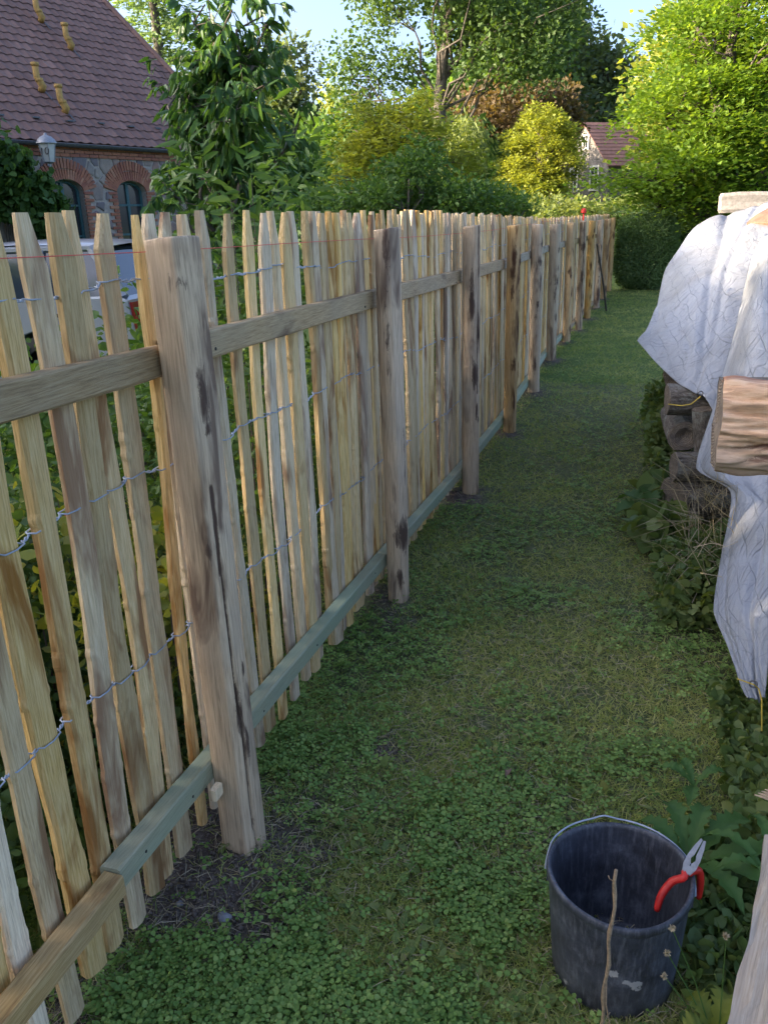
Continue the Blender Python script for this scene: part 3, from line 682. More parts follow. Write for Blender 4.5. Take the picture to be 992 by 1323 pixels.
for s in (-1, 1):
    mb.box((s*.139, .0, .235), (.008, .03, .035))
mb.obj('lug', M_bucket, bk)
mb = MB(); pts = []   # bail lying along the far rim
for k in range(41):
    t = k/40; an = math.pi*(1-t); pts.append((.1475*math.cos(an), .1515*math.sin(an)+.0, .235+.030*min(1, math.sin(an)*3)+(.007*math.exp(-((t-.42)/.04)**2))))
pts = [(-.136, 0, .232)]+pts+[(.136, 0, .232)]
mb.tube(pts, .0021, 6); mb.obj('handle', M_wire, bk, True)
# scraps of cut wire in the bottom
rs = np.random.default_rng(5)
mb = MB()
for k in range(16):
    a_ = rs.uniform(0, 6.28); r0 = rs.uniform(0, .07); c_ = np.array([r0*math.cos(a_), r0*math.sin(a_), .022+rs.uniform(0, .02)]); rr = rs.uniform(.015, .035); st = rs.uniform(0, 6)
    mb.tube([c_+[rr*math.cos(st+q*.5), rr*math.sin(st+q*.5), .008*math.sin(q+st)] for q in range(rs.integers(4, 11))], .0012, 4, False)
o = mb.obj('wire_scraps', M_wire, loc=(.05, 1.375, 0)); props(o, 'curled offcuts of fencing wire in the bottom of the black bucket', 'wire offcuts', kind='stuff')

# pliers hooked over the right rim: pivot just outside and above it, one handle inside, one outside
H_in = ground(848, 1178, .205); PV = np.array([.185, 1.418, .285]); TIP = ground(910, 1083, .325); PV = ground(888, 1125, .283)
pl = empty('pliers', tuple(PV), 'red handled combination pliers hooked over the bucket rim', 'pliers')
ax = unit(TIP-PV); 
camp = np.array([0, 0, EYE]); side = unit(np.cross(ax, unit(camp-PV))); nor = np.cross(side, ax)
M_steel = plain('worn_steel', (.33, .32, .31), .42, .8, 60, .2); M_red = plain('red_grip', (.52, .022, .018), .38, 0, 40, .15)
def jaw(s):
    poly = [(-.006, s*.0004), (.016, s*.0012), (.026, s*.0050), (.036, s*.0018), (.072, s*.0008), (.074, s*.0050), (.056, s*.0095), (.030, s*.0130), (.010, s*.0130), (-.008, s*.008)]
    mb = MB(); pp = [ax*a*.93+side*b*1.0 for a, b in poly]
    if s < 0: pp = pp[::-1]
    mb.prism([p-nor*.0045 for p in pp], nor*.009); return mb
for s in (-1, 1):
    o = jaw(s).obj('jaw', M_steel, pl)
mb = MB(); mb.tube([-nor*.0065, nor*.0068], .0085, 18); mb.obj('pivot', M_steel, pl, False)
hi = H_in-PV
pa = [ax*-.004-side*.004, ax*-.016+side*.0-nor*.0, hi*.35+side*(-.010)*1.0, hi*.7+side*-.010, hi]
def grip(pts):
    mb = MB(); c = [Vector(p) for p in pts]; P = []; n = 14
    for i in range(n+1):
        t = i/n*(len(c)-1); k = min(int(t), len(c)-2); u = t-k; p0 = c[max(k-1, 0)]; p1 = c[k]; p2 = c[k+1]; p3 = c[min(k+2, len(c)-1)]
        P.append(.5*((2*p1)+(p2-p0)*u+(2*p0-5*p1+4*p2-p3)*u*u+(3*p1-p0-3*p2+p3)*u**3))
    r = [.0066+.0012*math.sin(i/n*math.pi) if i < n else .005 for i in range(n+1)]; mb.tube(P, r, 12); return mb
grip(pa).obj('grip', M_red, pl, True)
out = np.array([.02, -.01, -.10]); e1 = ground(905, 1128, .262)-PV
e1 = ground(903, 1126, .265)-PV; e2 = ground(902, 1140, .235)-PV+[.004, 0, 0]; e3 = ground(898, 1160, .19)-PV+[.006, 0, 0]
grip([ax*-.004+side*.004, e1*.6, e1, e2, e3]).obj('grip', M_red, pl, True)

# thin twig standing upright in front of the bucket
mb = MB(); a0 = aty(776, 1330, 1.12); a1 = aty(797, 1125, 1.10)
pts = []; rad = []
for i in range(15):
    t = i/14; p = a0+(a1-a0)*t+np.array([.0025*math.sin(i*1.3), .002*math.cos(i), 0]); pts.append(p); rad.append(.0032+(.0009 if i % 3 == 0 else 0)-.0004*t)
low = a0-(a1-a0)*1.0; low[2] = -.01
mb.tube([low]+pts, [.0035]+rad, 8)
mb.tube([pts[13], pts[13]+np.array([-.008, 0, .004]), pts[13]+np.array([-.010, 0, .010])], [.0012, .0009, .0012], 5)
mb.tube([pts[5], pts[3]+np.array([.006, -.002, -.01]), pts[1]+np.array([.013, -.003, -.012]), pts[0]+np.array([.020, 0, -.03])], .0013, 5)
o = mb.obj('dry_twig', plain('dry_twig_brown', (.26, .19, .12), .8, 0, 120, .35, .001), None, True); props(o, 'thin dry twig standing upright in front of the black bucket', 'twig')

# ---------------------------------------------------------------- the woodpile, tarpaulin and things on it
def log_mesh(L, r, seed, n=22, split=False, hollow=False):
    """log along local X, bark and ends; returns bark mesh and end mesh"""
    r_ = np.random.default_rng(seed); ph = r_.uniform(0, 6.28, 6); V = []; m = 8
    def rad(a, x):
        k = 1+.05*math.sin(2*a+ph[0])+.04*math.sin(3*a+ph[1]+x*4)+.02*math.sin(7*a+ph[2]+x*9)
        if split: 
            # wedge shape: two straight faces
            k *= min(1.0, .55/max(.2, abs(math.cos(a-1.2)))+.15) if math.sin(a-1.2+1.57) > 0 else 1
        return r*k
    for i in range(m+1):
        x = -L/2+L*i/m
        for k in range(n):
            a = 2*math.pi*k/n; q = rad(a, x); V.append((x, q*math.cos(a), q*math.sin(a)))
    Fs = [(i*n+k, (i+1)*n+k, (i+1)*n+(k+1) % n, i*n+(k+1) % n) for i in range(m) for k in range(n)]
    ends = []
    for s, i in ((-1, 0), (1, m)):
        E = []; EF = []; b0 = 0; x = s*L/2
        for q, f in ((1.0, 0), (.97, .006), (.6, .004), (.0, .001 if not hollow else -.03)):
            for k in range(n):
                a = 2*math.pi*k/n; rr = rad(a, x)*q; E.append((x+s*(f+.0015*math.sin(k*2.1+ph[3])*(q > 0)), rr*math.cos(a), rr*math.sin(a)))
        for j in range(3):
            for k in range(n):
                k2 = (k+1) % n; f = (b0+j*n+k, b0+j*n+k2, b0+(j+1)*n+k2, b0+(j+1)*n+k); EF.append(f if s > 0 else f[::-1])
        ends.append(mesh('log_end', E, EF, M_log_end, False))
    return mesh('log_bark', V, Fs, M_bark, False), ends
def log(c, L, r, yaw, seed, label, pitch=0, hollow=False, group='logs stacked in the woodpile'):
    root = empty('firewood_log', tuple(c), label, 'log', group); root.rotation_euler = (random.uniform(0, 1.5), pitch, yaw)
    a, b_ = log_mesh(L, r, seed, hollow=hollow); link('bark', a, root); [link('end_grain', e_, root) for e_ in b_]; return root
log(aty(875, 565, 4.25)+[.02, .27, 0], .50, .078, math.pi/2+.05, 1, 'dark weathered log end facing the camera below the tarpaulin hem', hollow=True)
log(aty(874, 520, 4.22)+[.14, .10, 0], .36, .080, .12, 2, 'short lichen grey log right under the sagging tarpaulin edge')
log(aty(858, 485, 4.65)+[.10, .20, 0], .5, .085, math.pi/2-.1, 3, 'reddish dark log highest in the pile beside the tarpaulin corner')
log(aty(903, 570, 4.15)+[.03, .05, 0], .30, .050, .25, 4, 'thin upright grey billet propped beside the dark log end', pitch=math.pi/2-.15)
log(aty(887, 607, 4.10)+[.11, .08, 0], .34, .075, .2, 5, 'pale grey log low in the pile above the rotten stump')
log(aty(880, 650, 4.05)+[.15, .20, -.02], .42, .12, .5, 6, 'broad rotten crumbling log at the foot of the pile')
lab = ['bark covered log under the tarpaulin, lower row', 'bark covered log under the tarpaulin, middle row', 'bark covered log under the tarpaulin, upper row']
for r_i in range(6):
    for k in range(8):
        yy = 4.55+k*.24+(r_i % 2)*.1; xx = .80+.03*math.sin(k*3+r_i)+.05*r_i
        log((xx, yy, .10+r_i*.205), .56, .098, random.uniform(-.08, .08), 100+r_i*8+k, ['first', 'second', 'third', 'fourth', 'fifth', 'sixth', 'seventh', 'eighth'][k]+' log from the near end, '+['lowest', 'second', 'third', 'fourth', 'fifth', 'top'][r_i]+' tier of the covered woodpile')
for r_i in range(5):
    for k in range(6):
        log((.95, 2.75+k*.24+(r_i % 2)*.1, .12+r_i*.21), .56, .10, random.uniform(-.08, .08), 200+r_i*8+k, ['first', 'second', 'third', 'fourth', 'fifth', 'sixth', 'seventh', 'eighth'][k]+' log behind the hanging tarpaulin flap, '+['lowest', 'second', 'third', 'fourth', 'top'][r_i]+' tier')
# the tarpaulin: a heavy sheet, two overlapping drapes of one cloth
def grid_cloth(rows, nu, nv, seed, amp):
    """rows: list of rows of world points; bilinear/Catmull resample then wrinkle along the normal"""
    G = np.array(rows, dtype=float); r, c = G.shape[:2]
    def interp(A, n, axis):
        A = np.moveaxis(A, axis, 0); m = A.shape[0]; t = np.linspace(0, m-1, n); k = np.minimum(t.astype(int), m-2); u = (t-k)[:, None, None]
        p0 = A[np.maximum(k-1, 0)]; p1 = A[k]; p2 = A[k+1]; p3 = A[np.minimum(k+2, m-1)]
        cr = .5*(2*p1+(p2-p0)*u+(2*p0-5*p1+4*p2-p3)*u*u+(3*p1-p0-3*p2+p3)*u**3)
        li = p1*(1-u)+p2*u
        return np.moveaxis(cr*.6+li*.4, 0, axis)
    G = interp(G, nv, 0); G = interp(G, nu, 1)
    du = np.gradient(G, axis=1); dv = np.gradient(G, axis=0); nrm = unit(np.cross(du, dv))
    s = np.linspace(0, 1, nu)[None, :].repeat(nv, 0); t = np.linspace(0, 1, nv)[:, None].repeat(nu, 1)
    wr = .55*vnoise(s*1.6+t*.4, t*.9, seed, 1.5)+.5*np.exp(-((s-.42-.22*t)/.045)**2)+.35*np.exp(-((s-.72+.1*t)/.03)**2)
    wr += .22*(1-np.abs(vnoise(s*1.8-t*1.2, t*1.5+s, seed+2, 1.3)))**5+.05*vnoise(s*9, t*7, seed+3, 1.3)
    G = G+nrm*(wr*amp)[..., None]
    return G
def cloth_faces(nu, nv, off=0): return [(off+i*nu+j, off+i*nu+j+1, off+(i+1)*nu+j+1, off+(i+1)*nu+j) for i in range(nv-1) for j in range(nu-1)]
A = lambda px, py, y: aty(px, py, y)
rowsA = [[A(893, 300, 6.0), A(917, 284, 6.1), A(950, 274, 6.2), A(985, 266, 6.2), A(1040, 262, 6.2)],
         [A(878, 325, 5.85), A(905, 315, 5.7), A(935, 310, 5.5), A(965, 305, 5.4), A(1040, 300, 5.4)],
         [A(862, 352, 5.65), A(888, 352, 5.3), A(915, 352, 5.1), A(950, 352, 5.0), A(1040, 350, 5.0)],
         [A(851, 392, 5.35), A(875, 400, 4.95), A(905, 405, 4.7), A(945, 410, 4.6), A(1040, 410, 4.6)],
         [A(838, 420, 5.1), A(862, 440, 4.7), A(893, 455, 4.4), A(935, 462, 4.3), A(1040, 470, 4.3)],
         [A(823, 440, 4.95), A(848, 469, 4.6), A(878, 497, 4.3), A(908, 512, 4.12), A(935, 560, 4.0)]]
rowsB = [[A(985, 300, 5.0), A(1010, 292, 4.9), A(1060, 285, 4.9), A(1120, 280, 4.9)],
         [A(968, 330, 4.5), A(990, 330, 4.3), A(1040, 330, 4.2), A(1120, 330, 4.2)],
         [A(953, 392, 4.25), A(975, 392, 3.95), A(1030, 400, 3.85), A(1120, 400, 3.8)],
         [A(938, 455, 4.1), A(965, 460, 3.75), A(1030, 470, 3.6), A(1120, 470, 3.6)],
         [A(918, 530, 3.85), A(952, 540, 3.55), A(1020, 550, 3.4), A(1120, 550, 3.4)],
         [A(898, 604, 3.65), A(935, 610, 3.4), A(1000, 620, 3.25), A(1100, 620, 3.3)],
         [A(944, 636, 3.30), A(962, 640, 3.15), A(1005, 650, 3.0), A(1075, 650, 3.0)],
         [A(931, 718, 3.0), A(952, 718, 2.88), A(992, 720, 2.8), A(1060, 710, 2.8)],
         [A(920, 788, 2.72), A(942, 790, 2.64), A(970, 790, 2.58), A(1010, 780, 2.56)],
         [A(938, 836, 2.54), A(953, 838, 2.50), A(972, 838, 2.47), A(992, 835, 2.46)],
         [A(954, 879, 2.38), A(963, 880, 2.37), A(974, 880, 2.36), A(986, 872, 2.36)],
         [A(970, 896, 2.3), A(974, 899, 2.3), A(979, 899, 2.3), A(984, 896, 2.3)]]
m, nt, b = new_mat('white_tarpaulin')
v = coords(nt, rand=False); n1 = noise(nt, v, 2.2, 5, .65, .6); n2 = noise(nt, v, 16, 5, .7, 1.2)
vw = coords(nt, (1.6, 1, .9), rand=False)
vo = N(nt, 'ShaderNodeTexVoronoi', feature='DISTANCE_TO_EDGE'); vo.inputs['Scale'].default_value = 7.5
dn = N(nt, 'ShaderNodeTexNoise'); dn.inputs['Scale'].default_value = 5; nt.links.new(vw, dn.inputs['Vector'])
ad = N(nt, 'ShaderNodeVectorMath', operation='MULTIPLY_ADD'); nt.links.new(dn.outputs['Color'], ad.inputs[0]); ad.inputs[1].default_value = (.22, .22, .22); nt.links.new(vw, ad.inputs[2]); nt.links.new(ad.outputs[0], vo.inputs['Vector'])
c = mixc(nt, ramp(nt, n1, [(.48, (0, 0, 0)), (.72, (.62,)*3)]), (.30, .32, .36), (.175, .175, .16))
crk = ramp(nt, vo.outputs['Distance'], [(.0, (.55,)*3), (.035, (.0,)*3)])
msk = mixc(nt, 1.0, crk, ramp(nt, n2, [(.42, (0, 0, 0)), (.6, (1, 1, 1))]), 'MULTIPLY')
c = mixc(nt, msk, c, (.13, .14, .14))
c = mixc(nt, ramp(nt, n2, [(.58, (0, 0, 0)), (.78, (.45,)*3)]), c, (.24, .25, .25))
# fold creases of the packed sheet: a skewed grid in the cloth's own coordinates, painted darker and broken up by noise
aS = N(nt, 'ShaderNodeAttribute', attribute_name='cs'); aT = N(nt, 'ShaderNodeAttribute', attribute_name='ct'); lines = None
for (ka, kb, ph) in ((6.5, 5.5, .1), (5.5, -6.5, .4), (13, 11, .3)):
    q1 = N(nt, 'ShaderNodeMath', operation='MULTIPLY_ADD'); nt.links.new(aS.outputs['Fac'], q1.inputs[0]); q1.inputs[1].default_value = ka; q1.inputs[2].default_value = ph
    q2 = N(nt, 'ShaderNodeMath', operation='MULTIPLY_ADD'); nt.links.new(aT.outputs['Fac'], q2.inputs[0]); q2.inputs[1].default_value = kb; nt.links.new(q1.outputs[0], q2.inputs[2])
    q3_ = N(nt, 'ShaderNodeMath', operation='MULTIPLY_ADD'); nt.links.new(dn.outputs['Fac'], q3_.inputs[0]); q3_.inputs[1].default_value = 1.1; nt.links.new(q2.outputs[0], q3_.inputs[2])
    q4 = N(nt, 'ShaderNodeMath', operation='PINGPONG'); nt.links.new(q3_.outputs[0], q4.inputs[0]); q4.inputs[1].default_value = .5
    if lines is None: lines = q4.outputs[0]
    else:
        q5 = N(nt, 'ShaderNodeMath', operation='MINIMUM'); nt.links.new(lines, q5.inputs[0]); nt.links.new(q4.outputs[0], q5.inputs[1]); lines = q5.outputs[0]
lf = ramp(nt, lines, [(.0, (.6,)*3), (.04, (0, 0, 0))])
n5 = noise(nt, v, 9, 3, .6)
lf2 = mixc(nt, 1.0, lf, ramp(nt, n5, [(.40, (0, 0, 0)), (.58, (1, 1, 1))]), 'MULTIPLY')
c = mixc(nt, lf2, c, (.11, .12, .13))
nt.links.new(c, b.inputs['Base Color']); b.inputs['Roughness'].default_value = .5
mb_ = N(nt, 'ShaderNodeMath', operation='ADD'); nt.links.new(n2, mb_.inputs[0]); nt.links.new(vo.outputs['Distance'], mb_.inputs[1]); mc_ = N(nt, 'ShaderNodeMath', operation='SUBTRACT'); nt.links.new(mb_.outputs[0], mc_.inputs[0]); mm_ = N(nt, 'ShaderNodeMath', operation='MULTIPLY'); nt.links.new(lf2, mm_.inputs[0]); mm_.inputs[1].default_value = .7; nt.links.new(mm_.outputs[0], mc_.inputs[1]); bump(nt, b, mc_.outputs[0], .7, .010)
M_tarp = m
tp = empty('tarpaulin', (.4, 4.8, .8), 'dirty white tarpaulin draped over the firewood pile', 'tarpaulin')
GA = grid_cloth(rowsA, 60, 80, 3, .040); GB = grid_cloth(rowsB, 60, 150, 8, .028)
VA = GA.reshape(-1, 3); VB = GB.reshape(-1, 3)
def st(nu, nv, a, b): q, r = np.meshgrid(np.linspace(0, a, nu), np.linspace(0, b, nv)); return q.ravel(), r.ravel()
sa, ta = st(60, 80, 1.0, 1.5); sb, tb = st(60, 150, .9, 2.4)
me = mesh('sheet', np.concatenate([VA, VB])-[.4, 4.8, .8], cloth_faces(60, 80)+cloth_faces(60, 150, len(VA)), M_tarp, True, {'cs': np.concatenate([sa, sb+2.3]), 'ct': np.concatenate([ta, tb])})
o = link('sheet', me, tp); sm_ = o.modifiers.new('thickness', 'SOLIDIFY'); sm_.thickness = .002
# hem seam, eyelets and yellow cord
def eyelet(px, py, y):
    p = aty(px, py, y); mb = MB(); d = unit(np.array([0, 0, EYE])-p); u = unit(np.cross(d, [0, 0, 1])); w = np.cross(u, d)
    mb.tube([p+d*.02+(u*math.cos(t)+w*math.sin(t))*.010 for t in np.linspace(0, 6.283, 13)], .003, 6); o = mb.obj('eyelet', plain('dull_brass', (.12, .12, .13), .5, .5), tp, True, (-.4, -4.8, -.8)); return p
eyelet(864, 356, 5.6); eyelet(973, 884, 2.31); eyelet(905, 508, 4.05)
M_cord = plain('yellow_cord', (.50, .36, .05), .7)
mb = MB(); p = aty(973, 884, 2.29); q1 = aty(952, 877, 2.30); q2 = aty(984, 905, 2.27); q3 = aty(984, 945, 2.24)
mb.tube([q1, p+[0, -.01, .004], aty(980, 890, 2.29), q2, q3], .0022, 5); o = mb.obj('cord', M_cord); props(o, 'yellow cord tied through the lowest tarpaulin eyelet', 'cord')
mb = MB(); mb.tube([aty(863, 522, 4.05), aty(880, 524, 4.0), aty(893, 522, 4.0), aty(905, 512, 4.02)], .0024, 5); o = mb.obj('cord', M_cord); props(o, 'yellow cord running from the tarpaulin edge across the grey log', 'cord')

# big split log lying across on the right
def split_log():
    L = .95; r_ = np.random.default_rng(4); n = 120; m_ = 150; V = []; K = []
    for i in range(m_+1):
        x = L*i/m_
        for k in range(n):
            a = 2*math.pi*k/n; ca, sa = math.cos(a), math.sin(a)
            q = 1/max(abs(ca)*1.02, abs(sa)*.98, .72)         # rounded block section
            q = min(q, 1.18)
            if ca < 0:   # torn side towards the camera: fibrous ridges along the grain
                zz = sa*q
                q *= 1+.4*(.05*math.sin(zz*5+x*3+2)+.09*abs(math.sin(zz*11+x*5+1.5*math.sin(x*9)))+.05*abs(math.sin(zz*29+x*13+2*math.sin(x*14+zz*3))))+.05*math.sin(zz*7+x*6+1.2*math.sin(x*11))+.035*math.sin(zz*19+x*9+2*math.sin(x*17))+.03*math.sin(zz*37+x*21)+.015*math.sin(zz*80+x*40)
                dp = math.exp(-((zz+.42-.55*x)/.07)**2)*min(1, x*9)+.8*math.exp(-((zz+.70-.3*x)/.05)**2)*min(1, max(0, x-.03)*12)
                q *= 1-.20*dp; K.append(min(1, dp))  # carved grooves also get their shade painted in as a dark tone
            else: K.append(0)
            q *= 1+.012*math.sin(x*40+k)*r_.uniform(.3, 1)
            V.append((x+(.006*sa+.002*math.sin(a*5) if i == 0 else 0), ca*q*.104, sa*q*.108))
    Fs = [(i*n+k, (i+1)*n+k, (i+1)*n+(k+1) % n, i*n+(k+1) % n) for i in range(m_) for k in range(n)]
    return V, Fs, K, n, m_
V, Fs, K, n, m_ = split_log()
lc = aty(926, 547, 2.28)
lg = empty('split_log', tuple(lc), 'big pale freshly split log lying across at the right edge', 'log'); lg.rotation_euler = (.0, -.03, -.02)
me = mesh('split_side', V, Fs, M_split, True, {'knot': [min(1., k_)*1.0 for k_ in K]}); link('split_side', me, lg)
E_ = []; EF = []
for q in (1.0, .7, .3, .0):
    for k in range(n): E_.append((V[k][0]-.004*(1-q)-(.001 if q < 1 else 0), V[k][1]*q, V[k][2]*q))
for j in range(3):
    for k in range(n): k2 = (k+1) % n; EF.append((j*n+k, j*n+k2, (j+1)*n+k2, (j+1)*n+k))
link('sawn_end', mesh('sawn_end', E_, EF, M_log_end), lg)
mb = MB(); ring = [k for k in range(n) if math.cos(2*math.pi*k/n) > .05]
bv = []; 
for i in range(0, m_+1, 10):
    for k in ring:
        a = V[i*n+k]; bv.append((a[0]+(-.001 if i == 0 else 0), a[1]*1.02, a[2]*1.02))
nr = len(ring); link('bark', mesh('bark', bv, [(i*nr+k, (i+1)*nr+k, (i+1)*nr+k+1, i*nr+k+1) for i in range(m_//10) for k in range(nr-1)], M_bark), lg)
for k in range(3):     # what the big log lies on, right of the frame
    log((.95, 2.05+k*.22, .90), .5, .085, .0, 300+k, ['front','middle','back'][k]+' log of the three under the big split log')
for r_i in range(4):
    for k in range(4): log((.98, 1.9+k*.22, .1+r_i*.2), .5, .10, .0, 310+r_i*4+k, ['first', 'second', 'third', 'fourth', 'fifth', 'sixth', 'seventh', 'eighth'][k]+' log under the big split log, '+['lowest', 'second', 'third', 'top'][r_i]+' tier of the near pile')
# concrete copings on top of the pile and a brick corner on the tarp
M_conc = plain('grey_concrete', (.27, .255, .24), .9, 0, 40, .3, .004)
def rough_block(name, c, d, rz_, mat, label, cat, seed, tilt=0):
    bm = bmesh.new(); bmesh.ops.create_cube(bm, size=1); bmesh.ops.subdivide_edges(bm, edges=bm.edges[:], cuts=5, use_grid_fill=True); r_ = np.random.default_rng(seed); ph = r_.uniform(0, 6, 9)
    for v_ in bm.verts:
        c_ = v_.co; 
        e = sum(1 for q in c_ if abs(abs(q)-.5) < 1e-4)
        k = 1-(.03 if e >= 2 else 0)-(.03 if e == 3 else 0)
        v_.co = Vector([(c_[j]*k)*d[j]+.004*math.sin(c_[(j+1) % 3]*9+ph[j])+.0025*r_.normal()*(e >= 2) for j in range(3)])
    me = bpy.data.meshes.new(name); bm.to_mesh(me); bm.free(); me.materials.append(mat)
    return props(link(name, me, loc=tuple(c), rot=(0, tilt, rz_)), label, cat)
p = aty(1000, 256, 6.5)
rough_block('coping_stone', p+[0, 0, -.02], (.70, .30, .135), -.05, M_conc, 'grey concrete coping stone topping the pile behind the tarpaulin', 'coping stone', 3)
p = aty(1000, 276, 5.6)
rough_block('roof_tile', p+[0, -.02, 0], (.22, .25, .03), .5, plain('red_clay', (.27, .12, .085), .85, 0, 30, .25, .002), 'corner of a red clay tile weighting the tarpaulin top', 'tile', 5, tilt=-.5)
# wood plank end bottom right and a splintered chip above it
mb = MB(); a0 = aty(990, 1085, 1.25); a1 = aty(936, 1330, 1.02); dirv = a1-a0; Ld = float(np.linalg.norm(dirv))
nx_, nz_ = 12, 40; Lp = 1.1
V = []; rs_ = np.random.default_rng(9)
for s in (0, 1):
    for i in range(nz_+1):
        for j in range(nx_+1):
            t = i/nz_; u = j/nx_; top = .0
            e = (.003*math.sin(t*23)+.002*math.sin(t*61)+.004*max(0, math.sin(t*9+1)))*(j == 0)
            zc = Lp*t
            if i == nz_: zc += -.05*u+.012*math.sin(u*19)+.006*rs_.normal()
            V.append((.16*u+e, s*.035+.0012*rs_.normal(), zc))
nn = (nx_+1)*(nz_+1); Fs = []
for i in range(nz_):
    for j in range(nx_):
        q = i*(nx_+1)+j; Fs.append((q, q+1, q+nx_+2, q+nx_+1)); Fs.append((nn+q, nn+q+nx_+1, nn+q+nx_+2, nn+q+1))
for i in range(nz_):
    for j in (0, nx_): 
        q = i*(nx_+1)+j; Fs.append((q, q+nx_+1, nn+q+nx_+1, nn+q))
for j in range(nx_):
    for i in (0, nz_):
        q = i*(nx_+1)+j; Fs.append((q, nn+q, nn+q+1, q+1))
zd = unit(a0-a1); toc = unit(np.array([0, 0, EYE])-a0); xd = unit(np.cross(zd, -toc)*-1); xd = unit(np.cross(toc, zd)*-1)
if xd[0] < 0: xd = -xd
yd = np.cross(zd, xd)
Mx = Matrix([[xd[0], yd[0], zd[0], a0[0]-zd[0]*Lp], [xd[1], yd[1], zd[1], a0[1]-zd[1]*Lp], [xd[2], yd[2], zd[2], a0[2]-zd[2]*Lp], [0, 0, 0, 1]])
o = link('wooden_board', mesh('wooden_board', V, Fs, M_plank)); o.matrix_world = Mx; props(o, 'rough grey board with splintered edge leaning at the lower right corner', 'board')
p = aty(1000, 1028, 1.6)
mb = MB(); 
for k in range(5): 
    z = k*.006; mb.tube([p+[-.038+.006*k, 0, -.006+z], p+[0, 0, z-.012], p+[.1, .01, z-.01]], [.001, .006, .008], 6)
o = mb.obj('wood_splinter', plain('pale_splinter', (.50, .36, .24), .8, 0, 80, .3, .002)); props(o, 'pale splintered end of wood poking in at the right edge above the board', 'wood')

# ---------------------------------------------------------------- the stone barn house on the left
def fromh(px, py, d):
    r = ray(px, py); return r*(d/math.hypot(r[0], r[1]))+[0, 0, EYE]
TH = math.radians(17.3); U = np.array([math.sin(TH), math.cos(TH), 0]); NN = np.array([U[1], -U[0], 0]); K_ = 20/12.5
P0 = fromh(60, 180, 20.0); P0[2] = 0
EAVE = EYE+(2.66-EYE)*K_
def WP(u, z, off=0): return P0+U*u+NN*off+np.array([0, 0, z])
UC = 3.70*K_                     # wall corner
UL = -25.0                       # the barn carries on unseen to the left, length set to shade the path
house = empty('stone_house', tuple(P0), 'long fieldstone house with brick arches and a red brown tiled roof', 'house'); house.rotation_euler.z = -TH
# local frame: x = along normal (towards viewer side), y = along the wall, z up   (rotation by -TH about z maps Y to U)
M_mortar = plain('lime_mortar', (.33, .29, .25), .95, 0, 18, .22, .01)
m, nt, b = new_mat('field_stone'); oi = N(nt, 'ShaderNodeObjectInfo'); v = coords(nt); n1 = noise(nt, v, 9, 6, .7)
c = ramp(nt, oi.outputs['Random'], [(0, (.20, .14, .14)), (.2, (.34, .28, .22)), (.4, (.15, .12, .125)), (.55, (.28, .17, .14)), (.75, (.38, .33, .27)), (.88, (.17, .15, .16)), (1, (.26, .20, .18))])
c = mixc(nt, ramp(nt, n1, [(.3, (0, 0, 0)), (.7, (.5,)*3)]), c, (.10, .09, .09)); nt.links.new(c, b.inputs['Base Color']); b.inputs['Roughness'].default_value = .85; bump(nt, b, n1, .6, .02)
M_field = m
def rnd_mat(name, cols, rough=.85, ns=20, bs=.004):
    m, nt, b = new_mat(name); g = N(nt, 'ShaderNodeNewGeometry'); oi = N(nt, 'ShaderNodeObjectInfo')
    ad = N(nt, 'ShaderNodeMath', operation='ADD'); nt.links.new(g.outputs['Random Per Island'], ad.inputs[0]); nt.links.new(oi.outputs['Random'], ad.inputs[1])
    fr = N(nt, 'ShaderNodeMath', operation='FRACT'); nt.links.new(ad.outputs[0], fr.inputs[0])
    c = ramp(nt, fr.outputs[0], [(i/(len(cols)-1), q) for i, q in enumerate(cols)]); v = coords(nt); n1 = noise(nt, v, ns, 5, .7)
    c = mixc(nt, ramp(nt, n1, [(.35, (0, 0, 0)), (.75, (.5,)*3)]), c, tuple(x*.55 for x in cols[0])); nt.links.new(c, b.inputs['Base Color'])
    b.inputs['Roughness'].default_value = rough; bump(nt, b, n1, .5, bs); return m
M_brick = rnd_mat('red_brick', [(.30, .115, .065), (.38, .16, .09), (.26, .09, .06), (.44, .22, .13)])
M_brickd = rnd_mat('dark_red_brick', [(.20, .075, .06), (.27, .10, .075), (.17, .07, .06)])
M_tile = rnd_mat('clay_roof_tile', [(.18, .098, .078), (.22, .12, .095), (.15, .085, .07), (.26, .15, .12)], .8, 3.0, .01)
M_teal = plain('teal_paint', (.035, .10, .11), .5, 0, 25, .2)
m, nt, b = new_mat('window_glass'); b.inputs['Base Color'].default_value = (.03, .035, .04, 1); b.inputs['Roughness'].default_value = .08; b.inputs['Specular IOR Level'].default_value = .8
M_glass = m
M_zinc = plain('dark_zinc', (.10, .105, .115), .5, .5, 20, .25)
# windows: (u centre, half width, spring z, crown z, sill z)
WIN = [(.16*K_+.04, .43, 1.52+.52*K_, 1.52+.66*K_, 1.0), (1.29*K_, .43, 1.52+.52*K_, 1.52+.66*K_, 1.0), (-1.45*K_, .43, 1.52+.50*K_, 1.52+.66*K_, .0)]
def in_opening(u, z, pad=0):
    for (uc, hw, zs, zc, zl) in WIN:
        if abs(u-uc) < hw+pad and zl-pad < z < zs+(zc-zs)*math.sqrt(max(0, 1-((u-uc)/(hw+pad))**2))+pad*1.4: return True
    return False
